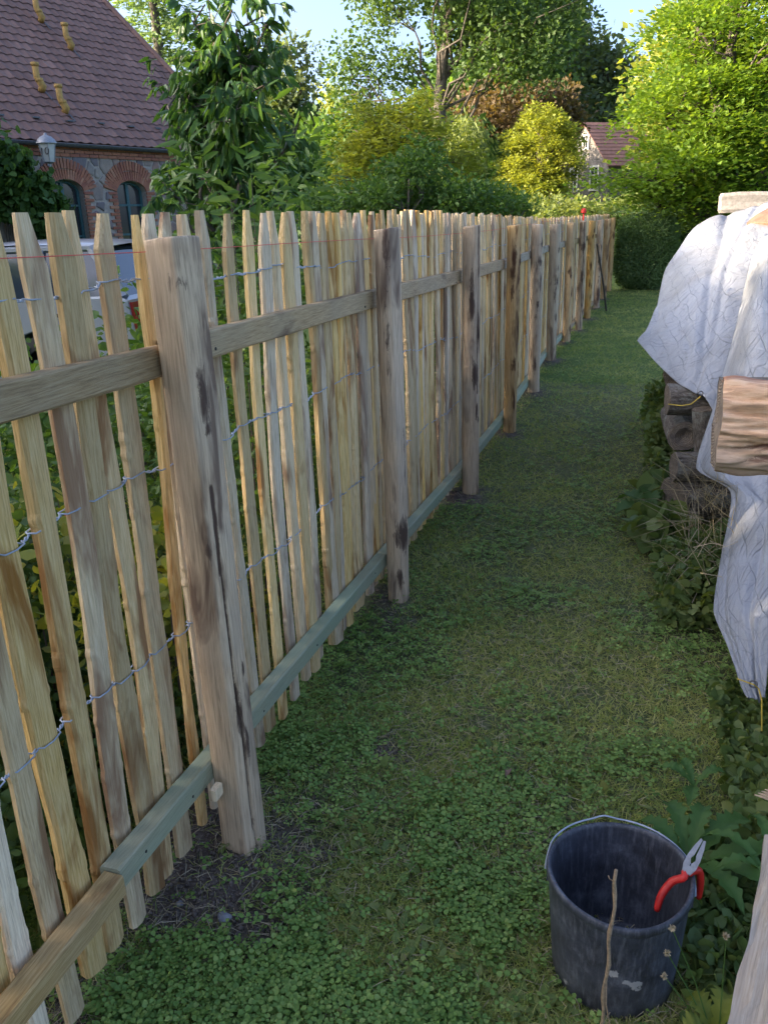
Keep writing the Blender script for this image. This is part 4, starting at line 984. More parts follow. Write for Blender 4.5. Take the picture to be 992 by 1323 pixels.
# wall body built round the openings: quads on a fine grid, with reveals 0.22 m deep
us = sorted(set([round(q, 4) for q in np.arange(UL, UC, .5)]+[UC]+[w[0]+s*w[1]*k for w in WIN for s in (-1, 1) for k in (1, .85, .6, .3, 0)])); 
mb = MB()
def openings_at(u0, u1):
    for w in WIN:
        if w[0]-w[1]-1e-6 <= u0 and u1 <= w[0]+w[1]+1e-6: return w
    return None
for u0, u1 in zip(us[:-1], us[1:]):
    w = openings_at(u0, u1)
    if w is None: mb.add([(0, u0, -.2), (0, u1, -.2), (0, u1, EAVE), (0, u0, EAVE)], [(0, 3, 2, 1)][::1])
    else:
        zt = lambda u: w[2]+(w[3]-w[2])*math.sqrt(max(0, 1-((u-w[0])/w[1])**2))
        mb.add([(0, u0, zt(u0)), (0, u1, zt(u1)), (0, u1, EAVE), (0, u0, EAVE)], [(0, 3, 2, 1)])
        mb.add([(-.22, u0, zt(u0)), (-.22, u1, zt(u1)), (0, u1, zt(u1)), (0, u0, zt(u0))], [(0, 3, 2, 1)])
        if w[4] > -.1: mb.add([(0, u0, -.2), (0, u1, -.2), (0, u1, w[4]), (0, u0, w[4])], [(0, 3, 2, 1)]); mb.add([(-.22, u0, w[4]), (-.22, u1, w[4]), (0, u1, w[4]), (0, u0, w[4])], [(0, 1, 2, 3)])
for w in WIN:
    for s in (-1, 1):
        u = w[0]+s*w[1]; mb.add([(-.22, u, w[4]), (0, u, w[4]), (0, u, w[2]), (-.22, u, w[2])], [(0, 1, 2, 3)])
HD = 6.4; RT = EAVE+HD*.865
mb.add([(0, UC, -.2), (-2*HD, UC, -.2), (-2*HD, UC, EAVE), (-HD, UC, RT-.15), (0, UC, EAVE)], [(0, 1, 2, 3, 4)])
mb.add([(0, UL, -.2), (-2*HD, UL, -.2), (-2*HD, UL, EAVE), (-HD, UL, RT-.15), (0, UL, EAVE)], [(4, 3, 2, 1, 0)])
mb.add([(-2*HD, UC, -.2), (-2*HD, UL, -.2), (-2*HD, UL, EAVE), (-2*HD, UC, EAVE)], [(0, 1, 2, 3)])
mb.add([(-.6, UL, -.1), (-.6, UC, -.1), (-.6, UC, EAVE), (-.6, UL, EAVE)], [(0, 1, 2, 3)])
wall = mb.obj('wall', M_mortar, house)
# field stones: clipped Voronoi cells set proud of the mortar
def clip(poly, a, n_):
    out = []
    for i in range(len(poly)):
        p, q = poly[i], poly[(i+1) % len(poly)]; dp = (p-a)@n_; dq = (q-a)@n_
        if dp <= 0: out.append(p)
        if dp*dq < 0: out.append(p+(q-p)*dp/(dp-dq))
    return out
rs = np.random.default_rng(77); seeds = []
u0s, u1s, z0s, z1s = -1.9*K_, UC-.25, .9, EAVE-.34
for _ in range(9000):
    p = np.array([rs.uniform(u0s, u1s), rs.uniform(z0s, z1s)]); r_ = .11+.17*rs.uniform()**1.5
    if all((p[0]-q[0])**2+(p[1]-q[1])**2 > ((r_+q[2])*.5)**2*1.9 for q in seeds): seeds.append((p[0], p[1], r_))
nst = 0
for i, (su, sz, r_) in enumerate(seeds):
    if in_opening(su, sz, .20) or nst >= 290: continue
    s_ = np.array([su, sz]); poly = [s_+np.array([math.cos(t), math.sin(t)*.95])*.34 for t in np.linspace(0, 2*math.pi, 13)[:-1]]
    for j, (tu, tz, r2) in enumerate(seeds):
        if j == i: continue
        q = np.array([tu, tz]); dd = q-s_; L_ = np.linalg.norm(dd)
        if L_ < .9: poly = clip(poly, s_+dd*(r_/(r_+r2))-dd/L_*.018, dd/L_)
    poly = [p for p in poly]
    if len(poly) < 3 or any(in_opening(p[0], p[1], .16) for p in poly): 
        poly = [s_+(p-s_)*.6 for p in poly]
        if any(in_opening(p[0], p[1], .16) for p in poly): continue
    c_ = np.mean(poly, axis=0); k = len(poly); V = []
    dep = rs.uniform(.012, .035)
    for p in poly: V.append((-.01-0, p[0]-c_[0], p[1]-c_[1]))
    for p in poly: V.append((dep*.7, (p[0]-c_[0])*.93, (p[1]-c_[1])*.93))
    for p in poly: V.append((dep, (p[0]-c_[0])*.72+rs.normal()*.004, (p[1]-c_[1])*.72))
    Fs = [(a, (a+1) % k, k+(a+1) % k, k+a) for a in range(k)]+[(k+a, k+(a+1) % k, 2*k+(a+1) % k, 2*k+a) for a in range(k)]+[tuple(2*k+a for a in range(k))]
    link('stone', mesh('stone', V, Fs, M_field), house, (0, c_[0], c_[1])); nst += 1
print('stones', nst)
# brick arches and toothed jambs (small bricks, joined per arch)
for wi, (uc, hw, zs, zc, zl) in enumerate(WIN):
    mb = MB(); nb = 24; rows_ = 2
    for rr in range(rows_):
        for k in range(nb):
            t = (k+.5+(rr % 2)*.0)/nb; a_ = math.pi*(.04+.92*t)
            eu = math.cos(a_); ez = math.sin(a_); R0 = .03+rr*.215
            cu = uc+eu*(hw+R0*.72+.08); cz = zs+ez*((zc-zs)+R0+.10)-.02
            nrm_a = math.atan2(ez/(zc-zs+.1), eu/(hw+.1))
            rot = Matrix.Rotation(nrm_a, 3, 'X')
            mb.box((.012+.003*rr, cu, cz), (.05, .200, .048+.010*rr), rot, .002)
    for s in (-1, 1):
        z = zl
        k = 0
        while z < zs-.02:
            L_ = .24 if k % 2 else .13; mb.box((.010, uc+s*(hw+L_/2+.004), z+.033), (.05, L_, .060), None, .002); z += .075; k += 1
    o = mb.obj('brick_surround', M_brick if wi < 2 else M_brickd, house); o['kind'] = 'stuff'
    if wi == 3 or wi == 2: pass
    # frame, mullion, glass
    fr = MB()
    for s in (-1, 0, 1): fr.box((-.17, uc+s*(hw-.035 if s else 0), (zl+zc)/2-(.0 if s == 0 else .06)), (.06, .065 if s else .075, zc-zl-(.0 if s == 0 else .12)))
    fr.box((-.17, uc, zl+.035), (.064, 2*hw-.13, .07)); fr.box((-.17, uc, zl+(zs-zl)*.30), (.056, 2*hw-.13, .045)); fr.box((-.17, uc, zs-.30), (.056, 2*hw-.13, .045))
    pts = [(-.17, uc+(hw-.03)*math.cos(t), zs+(zc-zs-.03)*math.sin(t)) for t in np.linspace(0, math.pi, 17)]; fr.tube(pts, .035, 6)
    f_ = fr.obj('window_frame', M_teal, house)
    for s in (-1, 1):
        mb = MB(); u0 = uc if s > 0 else uc-hw+.03; u1 = uc+hw-.03 if s > 0 else uc
        poly = [(-.175, u0, zl), (-.175, u1, zl)]+[(-.175, u, zs+(zc-zs-.02)*math.sqrt(max(0, 1-((u-uc)/hw)**2))) for u in np.linspace(u1, u0, 8)]
        mb.add(poly, [tuple(range(len(poly)))]); link('pane', mb.mesh('pane', M_glass), f_)
mb = MB()      # light curtains behind the glass and a stone sill
for (uc, hw, zs, zc, zl) in WIN[:2]: mb.box((.01, uc, zl-.05), (.16, 2*hw+.2, .09))
mb.obj('window_sill', plain('sill_stone', (.28, .26, .23), .85, 0, 20, .2), house)
# brick frieze: four courses
mb = MB(); mb2 = MB()
for r_i in range(4):
    z = EAVE-.31+r_i*.072; u = UL*.35+(r_i % 2)*.12
    while u < UC-.02:
        mb.box((.02+.008*r_i, min(u+.118, UC-.12), z+.032), (.06, .236, .060), None, .0015); u += .25
o = mb.obj('brick_frieze', M_brick, house); o['kind'] = 'stuff'
mb = MB()      # brick quoins on the corner
z = 0; k = 0
while z < EAVE-.33:
    L_ = .25 if k % 2 else .13; mb.box((.012, UC-L_/2+.012, z+.033), (.05, L_, .062), None, .0015); mb.box((-.15 if k % 2 else -.09, UC+.014, z+.033), (.28 if k % 2 else .16, .05, .062), None, .001); z += .075; k += 1
o = mb.obj('brick_quoin', M_brickd, house); o['kind'] = 'stuff'
# roof: deck, tiles in courses, gutter, verge
SL = math.atan(.865); cs, sn = math.cos(SL), math.sin(SL); RL = HD/cs+.2
mb = MB(); ov = .10
def rp(s, u, h=0): return (ov-s*cs+h*sn, u, EAVE-ov*.865+s*sn+h*cs+.04)
for h0 in (0,):
    a_ = [rp(0, UL, -.03), rp(0, UC+.12, -.03), rp(RL+.05, UC+.12, -.03), rp(RL+.05, UL, -.03)]
    b_ = [rp(0, UL, -.10), rp(0, UC+.12, -.10), rp(RL+.05, UC+.12, -.10), rp(RL+.05, UL, -.10)]
    mb.add(a_+b_, [(0, 1, 2, 3), (7, 6, 5, 4), (0, 4, 5, 1), (1, 5, 6, 2), (2, 6, 7, 3), (3, 7, 4, 0)])
    xr = rp(RL, 0)[0]; zr = rp(RL, 0)[2]
    mb.add([(xr, UL, zr-.03), (xr, UC+.12, zr-.03), (-2*HD-.4, UC+.12, EAVE-.3), (-2*HD-.4, UL, EAVE-.3)], [(0, 1, 2, 3)])
deck = mb.obj('roof', plain('roof_underside', (.06, .05, .045), .9), house)
TL, TW = .305, .245
nrow = int(RL/TL)+1
def tile_mesh():
    V = []; n = 8
    for j, (s, hh) in enumerate(((0, .028), (TL+.05, .004))):
        for lay in (0, 1):
            for k in range(n+1):
                t = k/n; V.append((s, t*TW*1.02, hh+lay*.014+.014*math.cos(t*2*math.pi)))
    m_ = n+1; Fs = []
    for k in range(n):
        Fs.append((m_+k, 3*m_+k, 3*m_+k+1, m_+k+1)); Fs.append((k, k+1, 2*m_+k+1, 2*m_+k)); Fs.append((k, m_+k, m_+k+1, k+1))
    Fs += [(0, 2*m_, 3*m_, m_), (n, m_+n, 3*m_+n, 2*m_+n)]
    # into roof axes: s goes up the slope
    return [(-s*cs+h*sn, y, s*sn+h*cs) for s, y, h in V], Fs
tv, tf = tile_mesh(); tme = mesh('tile', tv, tf, M_tile); cand = []
for r_i in range(nrow):
    u = -11.0
    while u < UC+.10-TW*.2:
        cand.append((r_i, u)); u += TW
def tpos(r_i, u): return rp(r_i*TL, u)
eye_l = (np.array([0, 0, 0])-P0); el = np.array([eye_l@NN, eye_l@U, EYE])
def vis(c):
    p = tpos(*c); w = P0+NN*p[0]+U*p[1]; w[2] = p[2]; cc = R.T@(w-[0, 0, EYE]); 
    px, py = CX+F*cc[0]/cc[2], CY+F*cc[1]/cc[2]; return px > -8 and py > -8
cand.sort(key=lambda c: (0 if vis(c) else 1, np.linalg.norm(np.array(tpos(*c))-el)))
rest_v = []; rest_f = []
for i, c in enumerate(cand):
    p = tpos(*c); jz = random.uniform(-.004, .004)
    if i < 290: link('tile', tme, house, (p[0], p[1], p[2]+jz), (random.uniform(-.008, .008), 0, random.uniform(-.006, .006)))
    else:
        n0 = len(rest_v); rest_v += [(v_[0]+p[0], v_[1]+p[1], v_[2]+p[2]+jz) for v_ in tv]; rest_f += [tuple(q+n0 for q in f) for f in tf]
o = link('tile_field', mesh('tile_field', rest_v, rest_f, M_tile), house); o['kind'] = 'stuff'
mb = MB()
for k in range(int(RL/.32)+1):
    p = rp(k*.32, UC+.10, .045); q = rp(k*.32+.36, UC+.10, .06); mb.tube([(p[0], p[1], p[2]), q], [.085, .075], 8)
o = mb.obj('verge_tile', M_tile, house); o['kind'] = 'stuff'
mb = MB(); 
p = rp(0, 0); gp = []
V = []
for u in (UL, UC+.14):
    for k in range(9): a_ = math.pi+math.pi*k/8; V.append((p[0]+.05+.07*math.cos(a_), u, p[2]-.02+.07*math.sin(a_)))
Fs = [(k, k+1, 9+k+1, 9+k) for k in range(8)]
mb.add(V, Fs); 
for u in (UL, UC+.14): mb.tube([(p[0]+.12, u, p[2]-.02), (p[0]+.125, u, p[2]-.018)], .012, 6)
mb.tube([(p[0]+.12, UL, p[2]-.02), (p[0]+.12, UC+.14, p[2]-.02)], .012, 6)
mb.obj('gutter', M_zinc, house)
mb = MB(); mb.box((.08, -.45*K_-.50, 1.6), (.09, .09, 3.2)); 
# snow hooks (dark little irons above the eave)
mb = MB()
for k in range(11):
    q = rp(.72+(k % 2)*.02, -2.4+k*.84, .05); mb.box(q, (.10, .16, .03), Matrix.Rotation(-SL, 3, 'Y').inverted().to_3x3() if False else None); 
o = mb.obj('snow_hook', M_zinc, house); o['kind'] = 'stuff'
# clay vent pipes standing on the roof
def roofhit(px, py):
    d = ray(px, py); o_ = np.array([0, 0, EYE]); dl = np.array([d@NN, d@U, d[2]]); ol = np.array([(o_-P0)@NN, (o_-P0)@U, EYE])
    n_ = np.array([sn, 0, cs]); a = np.array(rp(0, 0, .05)); t = ((a-ol)@n_)/(dl@n_); return ol+dl*t
M_clay = plain('ochre_clay', (.40, .245, .075), .75, 0, 20, .25, .003)
for (bx, by) in ((53, 26), (91, 62), (54, 116), (84, 144)):
    q = roofhit(bx, by); mb = MB(); h_ = .50
    pts = [q+[-.02, 0, -.02], q+[.06, 0, .07], q+[.035, -.05, .18], q+[.02, -.09, .26], q+[.02, -.09, .54]]
    mb.tube(pts, [.075, .085, .078, .070, .068], 14); mb.tube([pts[-1]+[0, 0, -.07], pts[-1]+[0, 0, .0]], .088, 14); mb.tube([pts[2]+[0, 0, -.02], pts[2]+[0, 0, .05]], .086, 12)
    mb.obj('vent_pipe', M_clay, house, True)
    mb = MB(); mb.box(q+[.16, .05, -.13], (.25, .035, .015), Matrix.Rotation(SL, 3, 'Y')); mb.obj('vent_flashing', M_zinc, house)

# wall lantern with the house number
lpt = P0+U*(-.0)+NN*.40; lpt[2] = 0
q = fromh(62, 197, 19.3); 
LN = empty('wall_lantern', tuple(q), 'weathered metal lantern with the number 10 on a bracket by the brick arch', 'lantern'); LN.rotation_euler.z = math.radians(12)
M_lm = plain('pale_grey_metal', (.30, .31, .33), .5, .5, 40, .25); M_lg = plain('milky_glass', (.50, .50, .47), .3, 0, 8, .12)
mb = MB()
n = 6; prof = [(.205, .175), (.20, .195), (.165, .25), (.11, .30), (.05, .325), (.03, .335), (.028, .36), (.0, .375)]
mb.lathe(prof, 24); mb.lathe([(.19, .165), (.215, .17), (.215, .18), (.19, .185)], 6); mb.obj('lantern_roof', M_lm, LN, True)
mb = MB(); LNr = math.pi/6; mb.lathe([(.175, .165), (.105, -.17)], 6); mb.obj('glass_pane', M_lg, LN)
mb = MB()
for k in range(6): 
    a_ = 2*math.pi*k/6; mb.tube([(.178*math.cos(a_), .178*math.sin(a_), .17), (.107*math.cos(a_), .107*math.sin(a_), -.175)], .011, 6)
mb.lathe([(.0, -.21), (.05, -.205), (.115, -.175), (.115, -.165), (.0, -.16)], 6)
mb.tube([(0, 0, -.20), (0, 0, -.30), (-.05, 0, -.38), (-.25, -.02, -.42), (-.46, -.05, -.36)], [.03, .022, .016, .016, .018], 8)
mb.tube([(0, .09, -.25), (0, .05, -.20), (0, -.05, -.20), (0, -.09, -.25)], .012, 6)
mb.obj('lantern_frame', M_lm, LN)
cu = bpy.data.curves.new('number_text', 'FONT'); cu.body = '10'; cu.size = .21; cu.extrude = .002; cu.align_x = 'CENTER'; cu.align_y = 'CENTER'
to = bpy.data.objects.new('t', cu); COL.objects.link(to); dg = bpy.context.evaluated_depsgraph_get(); nm = bpy.data.meshes.new_from_object(to.evaluated_get(dg)); bpy.data.objects.remove(to)
nm.materials.clear(); nm.materials.append(plain('black_number', (.02, .02, .02), .6)); nm.name = 'house_number'
o = link('house_number', nm, LN)
# stands on the facet that looks towards the path: facet normal at -30 deg - rotated into place
an = math.radians(-90); 
fa = -math.pi/2; r_in = .175*.866; 
o.matrix_local = Matrix.Translation((.0, -.150, .02)) @ Matrix.Rotation(-.2, 4, 'X') @ Matrix.Rotation(math.pi/2, 4, 'X')

# ---------------------------------------------------------------- parked estate car behind the fence
cpos = fromh(60, 400, 9.2); 
car = empty('parked_car', (cpos[0], cpos[1], 0), 'silver white estate car parked behind the near pickets', 'car'); car.rotation_euler.z = math.radians(8)
m, nt, b = new_mat('silver_white_paint'); b.inputs['Base Color'].default_value = (.27, .30, .34, 1); b.inputs['Roughness'].default_value = .28; b.inputs['Coat Weight'].default_value = .6; b.inputs['Metallic'].default_value = .15
M_paint = m; M_rub = plain('tyre_rubber', (.02, .02, .021), .85); M_cg = plain('car_glass', (.02, .03, .045), .06, 0, spec=.9); M_blk = plain('black_trim', (.02, .02, .022), .55)
# body profile in x (along the car, right = rear), z ; wheel arches cut out
def arch(cx, r=.36, z0=.22): return [(cx+r*math.cos(t), .31+r*math.sin(t)) for t in np.linspace(math.pi+.25, -.25, 12)] 
low = [(-3.05, .30), (-2.72, .22)]+[(p[0], max(.22, p[1])) for p in arch(-2.25)]+[(p[0], max(.22, p[1])) for p in arch(.42)]+[(1.05, .24), (1.28, .36)]
topb = [(1.33, .60), (1.30, .92), (1.22, .96), (-1.35, .93), (-1.60, .92), (-2.6, .82), (-3.0, .70), (-3.10, .5)]
poly = low+topb
mb = MB(); hw_ = .86; nP = len(poly); V = []
for y, k in ((-hw_, 0), (-hw_*.99, 1), (hw_*.99, 1), (hw_, 0)):
    cxm = -.9
    for x, z in poly:
        inn = .03 if k == 0 else 0
        V.append((x-inn*(1 if x > cxm else -1)*(z > .5), y, z-(inn*.6 if z > .8 else 0)))
Fs = [tuple(range(nP-1, -1, -1)), tuple(3*nP+k for k in range(nP))]
for i in range(3):
    for k in range(nP): k2 = (k+1) % nP; Fs.append((i*nP+k, i*nP+k2, (i+1)*nP+k2, (i+1)*nP+k))
link('body', mesh('body', V, Fs, M_paint), car)
gl = [(-1.55, .92), (-.95, 1.36), (.95, 1.37), (1.24, .95)]
V = []
for y, ins in ((-.80, 0), (-.66, 1), (.66, 1), (.80, 0)):
    for x, z in gl: V.append((x*(1 if ins else 1), y if z < 1 else y*.84, z))
mb = MB(); V = [(x, -.80, z) if z < 1 else (x, -.66, z) for x, z in gl]+[(x, .80, z) if z < 1 else (x, .66, z) for x, z in gl]
mb.add(V, [(3, 2, 1, 0), (4, 5, 6, 7), (0, 1, 5, 4), (2, 3, 7, 6)]); mb.obj('side_window', M_cg, car)
mb = MB(); 
V = []
for x, z in ((-.98, 1.355), (-.6, 1.41), (.2, 1.435), (.8, 1.42), (1.0, 1.375)):
    for y, dz in ((-.68, -.02), (-.60, 0), (0, .02), (.60, 0), (.68, -.02)): V.append((x, y, z+dz))
mb.add(V, [(i*5+j, i*5+j+1, i*5+j+6, i*5+j+5) for i in range(4) for j in range(4)]); mb.obj('roof', M_paint, car, True)
for s in (-1, 1):
    mb = MB()
    mb.tube([(-1.55, s*.81, .93), (-.96, s*.67, 1.37)], .035, 6); mb.tube([(-.96, s*.67, 1.37), (.96, s*.67, 1.375)], .03, 6); mb.tube([(.94, s*.67, 1.375), (1.25, s*.81, .94)], .05, 6)
    for x in (-.32, .42): mb.tube([(x, s*.81, .93), (x+.02, s*.67, 1.37)], .035, 6)
    mb.obj('window_pillar', M_paint, car)
    mb = MB(); mb.box((1.28, s*.72, .78), (.09, .22, .26), None, .01); mb.obj('tail_light', plain('tail_light_red', (.35, .02, .02), .2), car)
    for x in (-2.25, .42):
        w_ = empty('wheel', (0, 0, 0), None, None); w_.parent = car; w_.location = (x, s*.76, .31)
        del_me = MB(); prof = [(.20, -.095), (.29, -.10), (.312, -.07), (.315, 0), (.312, .07), (.29, .10), (.20, .095)]
        del_me.lathe(prof, 32); me = del_me.mesh('tyre', M_rub, True); me.transform(Matrix.Rotation(math.pi/2, 4, 'X')); link('tyre', me, w_)
        rm = MB(); rm.lathe([(.205, -.08), (.19, -.085), (.17, -.05), (.05, -.06), (0, -.07)], 24)
        for k in range(7): a_ = k*2*math.pi/7; rm.box((.11*math.cos(a_), .11*math.sin(a_), -.068), (.15, .035, .02), Matrix.Rotation(a_, 3, 'Z'))
        me = rm.mesh('rim', M_lm); me.transform(Matrix.Rotation(math.pi/2 if s > 0 else math.pi/2, 4, 'X')); me.transform(Matrix.Scale(1 if s > 0 else 1, 4)); 
        if s > 0: me.transform(Matrix.Rotation(math.pi, 4, 'Z'))
        link('rim', me, w_)
    mb = MB(); mb.box((-1.45, s*.95, 1.0), (.12, .18, .12), None, .01); mb.obj('wing_mirror', M_paint, car)
    mb = MB(); 
    for x in (-.05, .62): mb.box((x, s*.872, .80), (.16, .02, .03))
    mb.obj('door_handle', M_blk, car)
    mb = MB(); mb.box((-.9, s*.868, .50), (2.3, .014, .06)); mb.obj('side_moulding', M_blk, car)
mb = MB(); mb.box((1.31, 0, .42), (.10, 1.60, .22), None, .01); mb.obj('bumper', M_blk, car)

# ---------------------------------------------------------------- plants: materials
L_dark = leaf_mat('dark_leaf', [(.032, .070, .018), (.05, .105, .026), (.085, .14, .04)], .33)
L_weed = leaf_mat('weed_leaf', [(.04, .085, .025), (.06, .12, .035), (.10, .16, .05), (.16, .19, .06)], .3)
L_mid = leaf_mat('mid_green_leaf', [(.035, .085, .018), (.055, .12, .028), (.085, .15, .038)], .38)
L_lit = leaf_mat('yellow_green_leaf', [(.13, .175, .025), (.21, .255, .04), (.30, .32, .075)], .42)
L_maple = leaf_mat('maple_leaf', [(.055, .13, .016), (.10, .19, .024), (.18, .26, .042)], .42)
L_brown = leaf_mat('rusty_brown_leaf', [(.10, .07, .038), (.145, .095, .055), (.11, .095, .05)], .3)
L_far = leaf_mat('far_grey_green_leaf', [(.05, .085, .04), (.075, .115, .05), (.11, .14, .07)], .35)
L_blue = leaf_mat('bluish_leaf', [(.045, .085, .05), (.07, .12, .07), (.10, .15, .085)], .3)
L_box = leaf_mat('box_leaf', [(.06, .115, .045), (.09, .16, .06), (.14, .21, .085)], .3)
L_hop = leaf_mat('pale_hop_leaf', [(.16, .20, .055), (.22, .25, .08), (.12, .17, .05)], .4)
L_peach = leaf_mat('drooping_leaf', [(.028, .075, .022), (.04, .10, .028), (.07, .14, .038)], .35, rough=.35)
L_vine = leaf_mat('vine_leaf', [(.025, .065, .018), (.04, .095, .022), (.07, .13, .03)], .3)

def E(px, py, y, rx, rz, ry=None):     # ellipsoid centred at a place; radii in metres from the photo's pixels at that depth
    p = aty(px, py, y); k = np.linalg.norm(p-[0, 0, EYE])/1100.0
    return (p[0], p[1], p[2], rx*k, (ry if ry is not None else rx)*k, rz*k)
def B(px, y): p = aty(px, 300, y); return (p[0], p[1])
# far wood
tree('background_tree', 'tall dark tree standing behind the right side of the far house', 'tree', B(775, 85), [E(765, 120, 85, 45, 60), E(735, 95, 86, 26, 60)], L_far, 230, 44, .55, 1.6, .5, seed=2, group='tall trees at the back')
tree('background_tree', 'tall grey green tree between the leaning trunk and the far house', 'tree', B(715, 80), [E(710, 90, 80, 40, 85), E(700, 160, 80, 55, 50)], L_far, 300, 44, .5, 1.6, .5, seed=3, group='tall trees at the back')
tree('background_tree', 'dim tree filling the gap left of the brown crown', 'tree', B(630, 75), [E(640, 80, 75, 60, 100), E(600, 180, 72, 60, 70)], L_mid, 300, 40, .7, 1.8, .5, seed=4, group='tall trees at the back')
tree('background_tree', 'feathery tree behind the house corner, top against the sky', 'tree', B(375, 55), [E(375, 120, 55, 30, 68), E(345, 200, 55, 55, 70), E(400, 235, 55, 45, 40)], L_far, 260, 44, .40, 1.1, .4, seed=5, group='tall trees at the back')
tree('background_tree', 'pale sunlit slender tree right of the house end tree', 'tree', B(420, 60), [E(425, 165, 60, 20, 50), E(430, 220, 60, 40, 45)], L_lit, 110, 40, .34, .9, .25, seed=6, group='tall trees at the back')
tree('background_tree', 'wide green tree behind the maple, far right', 'tree', B(900, 60), [E(920, 120, 60, 80, 120), E(1010, 180, 60, 90, 90)], L_lit, 300, 40, .5, 1.5, .5, seed=7, group='tall trees at the back')
tree('background_tree', 'dark tree mass behind the far house gable', 'tree', B(735, 90), [E(725, 190, 92, 50, 46), E(800, 160, 95, 60, 40)], L_dark, 260, 40, .75, 1.8, .5, seed=8, group='tall trees at the back')
tree('background_tree', 'green tree low behind the yellow lit shrubs', 'tree', B(500, 50), [E(480, 215, 50, 90, 60), E(590, 220, 50, 60, 55)], L_mid, 260, 40, .45, 1.4, .3, seed=9, group='tall trees at the back')
tree('background_tree', 'green tree half hidden left of the far house', 'tree', (-10.5, 64.5), [(-10.5, 64.5, 4.6, 3.4, 3.4, 4.0)], L_mid, 160, 44, .4, 1.0, .3, seed=66, group='tall trees at the back')
# conifer behind the barn roof
rs = np.random.default_rng(12); cp = fromh(200, 40, 42); root = empty('spruce_tree', (cp[0], cp[1], 0), 'dark spruce rising behind the tiled roof', 'tree'); mb = MB(); mb.tube([(0, 0, -.1), (.1, 0, 9), (0, 0, 17.5)], [.35, .22, .03], 8); mb.obj('trunk', M_trunk, root, True)
P = []; D = []
for z in np.arange(3, 17.3, .28):
    r_ = (17.6-z)*.30+.3
    for a_ in rs.uniform(0, 6.28, size=8):
        n_ = int(12+r_*12); t = rs.uniform(.1, 1, size=n_); d = np.array([math.cos(a_), math.sin(a_), -.12]); P.append(np.array([0, 0, z])+d*(t*r_)[:, None]+rs.normal(size=(n_, 3))*[.12, .12, .07]); D.append(unit(d+rs.normal(size=(n_, 3))*[.6, .6, .35]))
P = np.concatenate(P); D = np.concatenate(D); V, Ft = leaves(P, D, rs.uniform(.18, .42, size=len(P)), .05, rs); link('crown', mesh('crown', V, Ft, L_box), root)
# the old leaning tree with the bare trunk
tree('old_tree', 'tall old tree with dark leaning bare trunk and crooked limbs', 'tree', B(556, 46), [E(455, 110, 46, 36, 50), E(490, 30, 46, 22, 50), E(515, 95, 46, 30, 28), E(640, 50, 46, 62, 48), E(690, 66, 46, 50, 40), E(600, 20, 46, 40, 30), E(560, -30, 46, 110, 34), E(720, 20, 46, 40, 55)],
     L_dark, 330, 54, 0.24, .72, .52, top=aty(592, -60, 46), seed=14, limbs=24, inner=.1, limbk=.26)
# round yellow-green tree, brown tree, willow
tree('round_tree', 'round dense yellow green tree in full evening sun', 'tree', B(697, 38), [E(697, 190, 38, 40, 46), E(670, 215, 38, 28, 34), E(725, 208, 38, 26, 40), E(705, 155, 38, 20, 22), E(685, 240, 38, 46, 18), E(655, 225, 38, 16, 18), E(735, 175, 38, 12, 16)], L_lit, 300, 100, .125, .34, .2, seed=15, inner=.7, flat=.6)
tree('brown_tree', 'rusty brown leaved tree behind the round yellow tree', 'tree', B(660, 54), [E(665, 150, 54, 72, 42), E(622, 185, 54, 42, 50), E(715, 150, 54, 25, 36)], L_brown, 330, 60, .28, .7, .3, seed=16)
tree('willow_tree', 'pale drooping willow beside the brown tree', 'tree', B(600, 38), [E(603, 190, 38, 20, 30), E(590, 215, 38, 24, 26)], L_hop, 100, 60, .30, .5, .15, seed=17, lw=.12, droop=1.6)
# shrubs beyond the fence, left to right
tree('hazel_shrub', 'tall shrub with sunlit yellow green top beyond the second post', 'shrub', B(520, 26), [E(520, 185, 26, 50, 42), E(475, 170, 26.5, 36, 38), E(575, 185, 26, 34, 38), E(535, 140, 26.5, 34, 26), E(450, 215, 26, 36, 36), E(600, 230, 27, 40, 32)], L_lit, 200, 46, .17, .50, .07, seed=18, limbs=40, kind='lance', lw=.26, flat=.6)
tree('hazel_shrub', 'dark green leafy shrub low in front of the yellow topped one', 'shrub', B(530, 13.5), [E(485, 262, 13.5, 42, 24), E(600, 256, 14, 40, 24), E(545, 232, 14, 34, 44), E(430, 268, 14, 40, 18), E(510, 240, 14, 24, 30)], L_mid, 230, 40, .082, .22, .05, seed=19, limbs=30, kind='lance', lw=.26)
tree('hazel_shrub', 'small dense green bush just above the pickets near the third post', 'shrub', B(645, 15), [E(620, 265, 15, 46, 20), E(655, 270, 16, 30, 14)], L_mid, 130, 36, .08, .22, .04, seed=20, limbs=16)
tree('hazel_shrub', 'shaded shrub beside the drooping fruit tree', 'shrub', B(400, 22), [E(370, 235, 22, 42, 46), E(340, 245, 21, 40, 36)], L_mid, 150, 40, .13, .36, .06, seed=22, limbs=24)
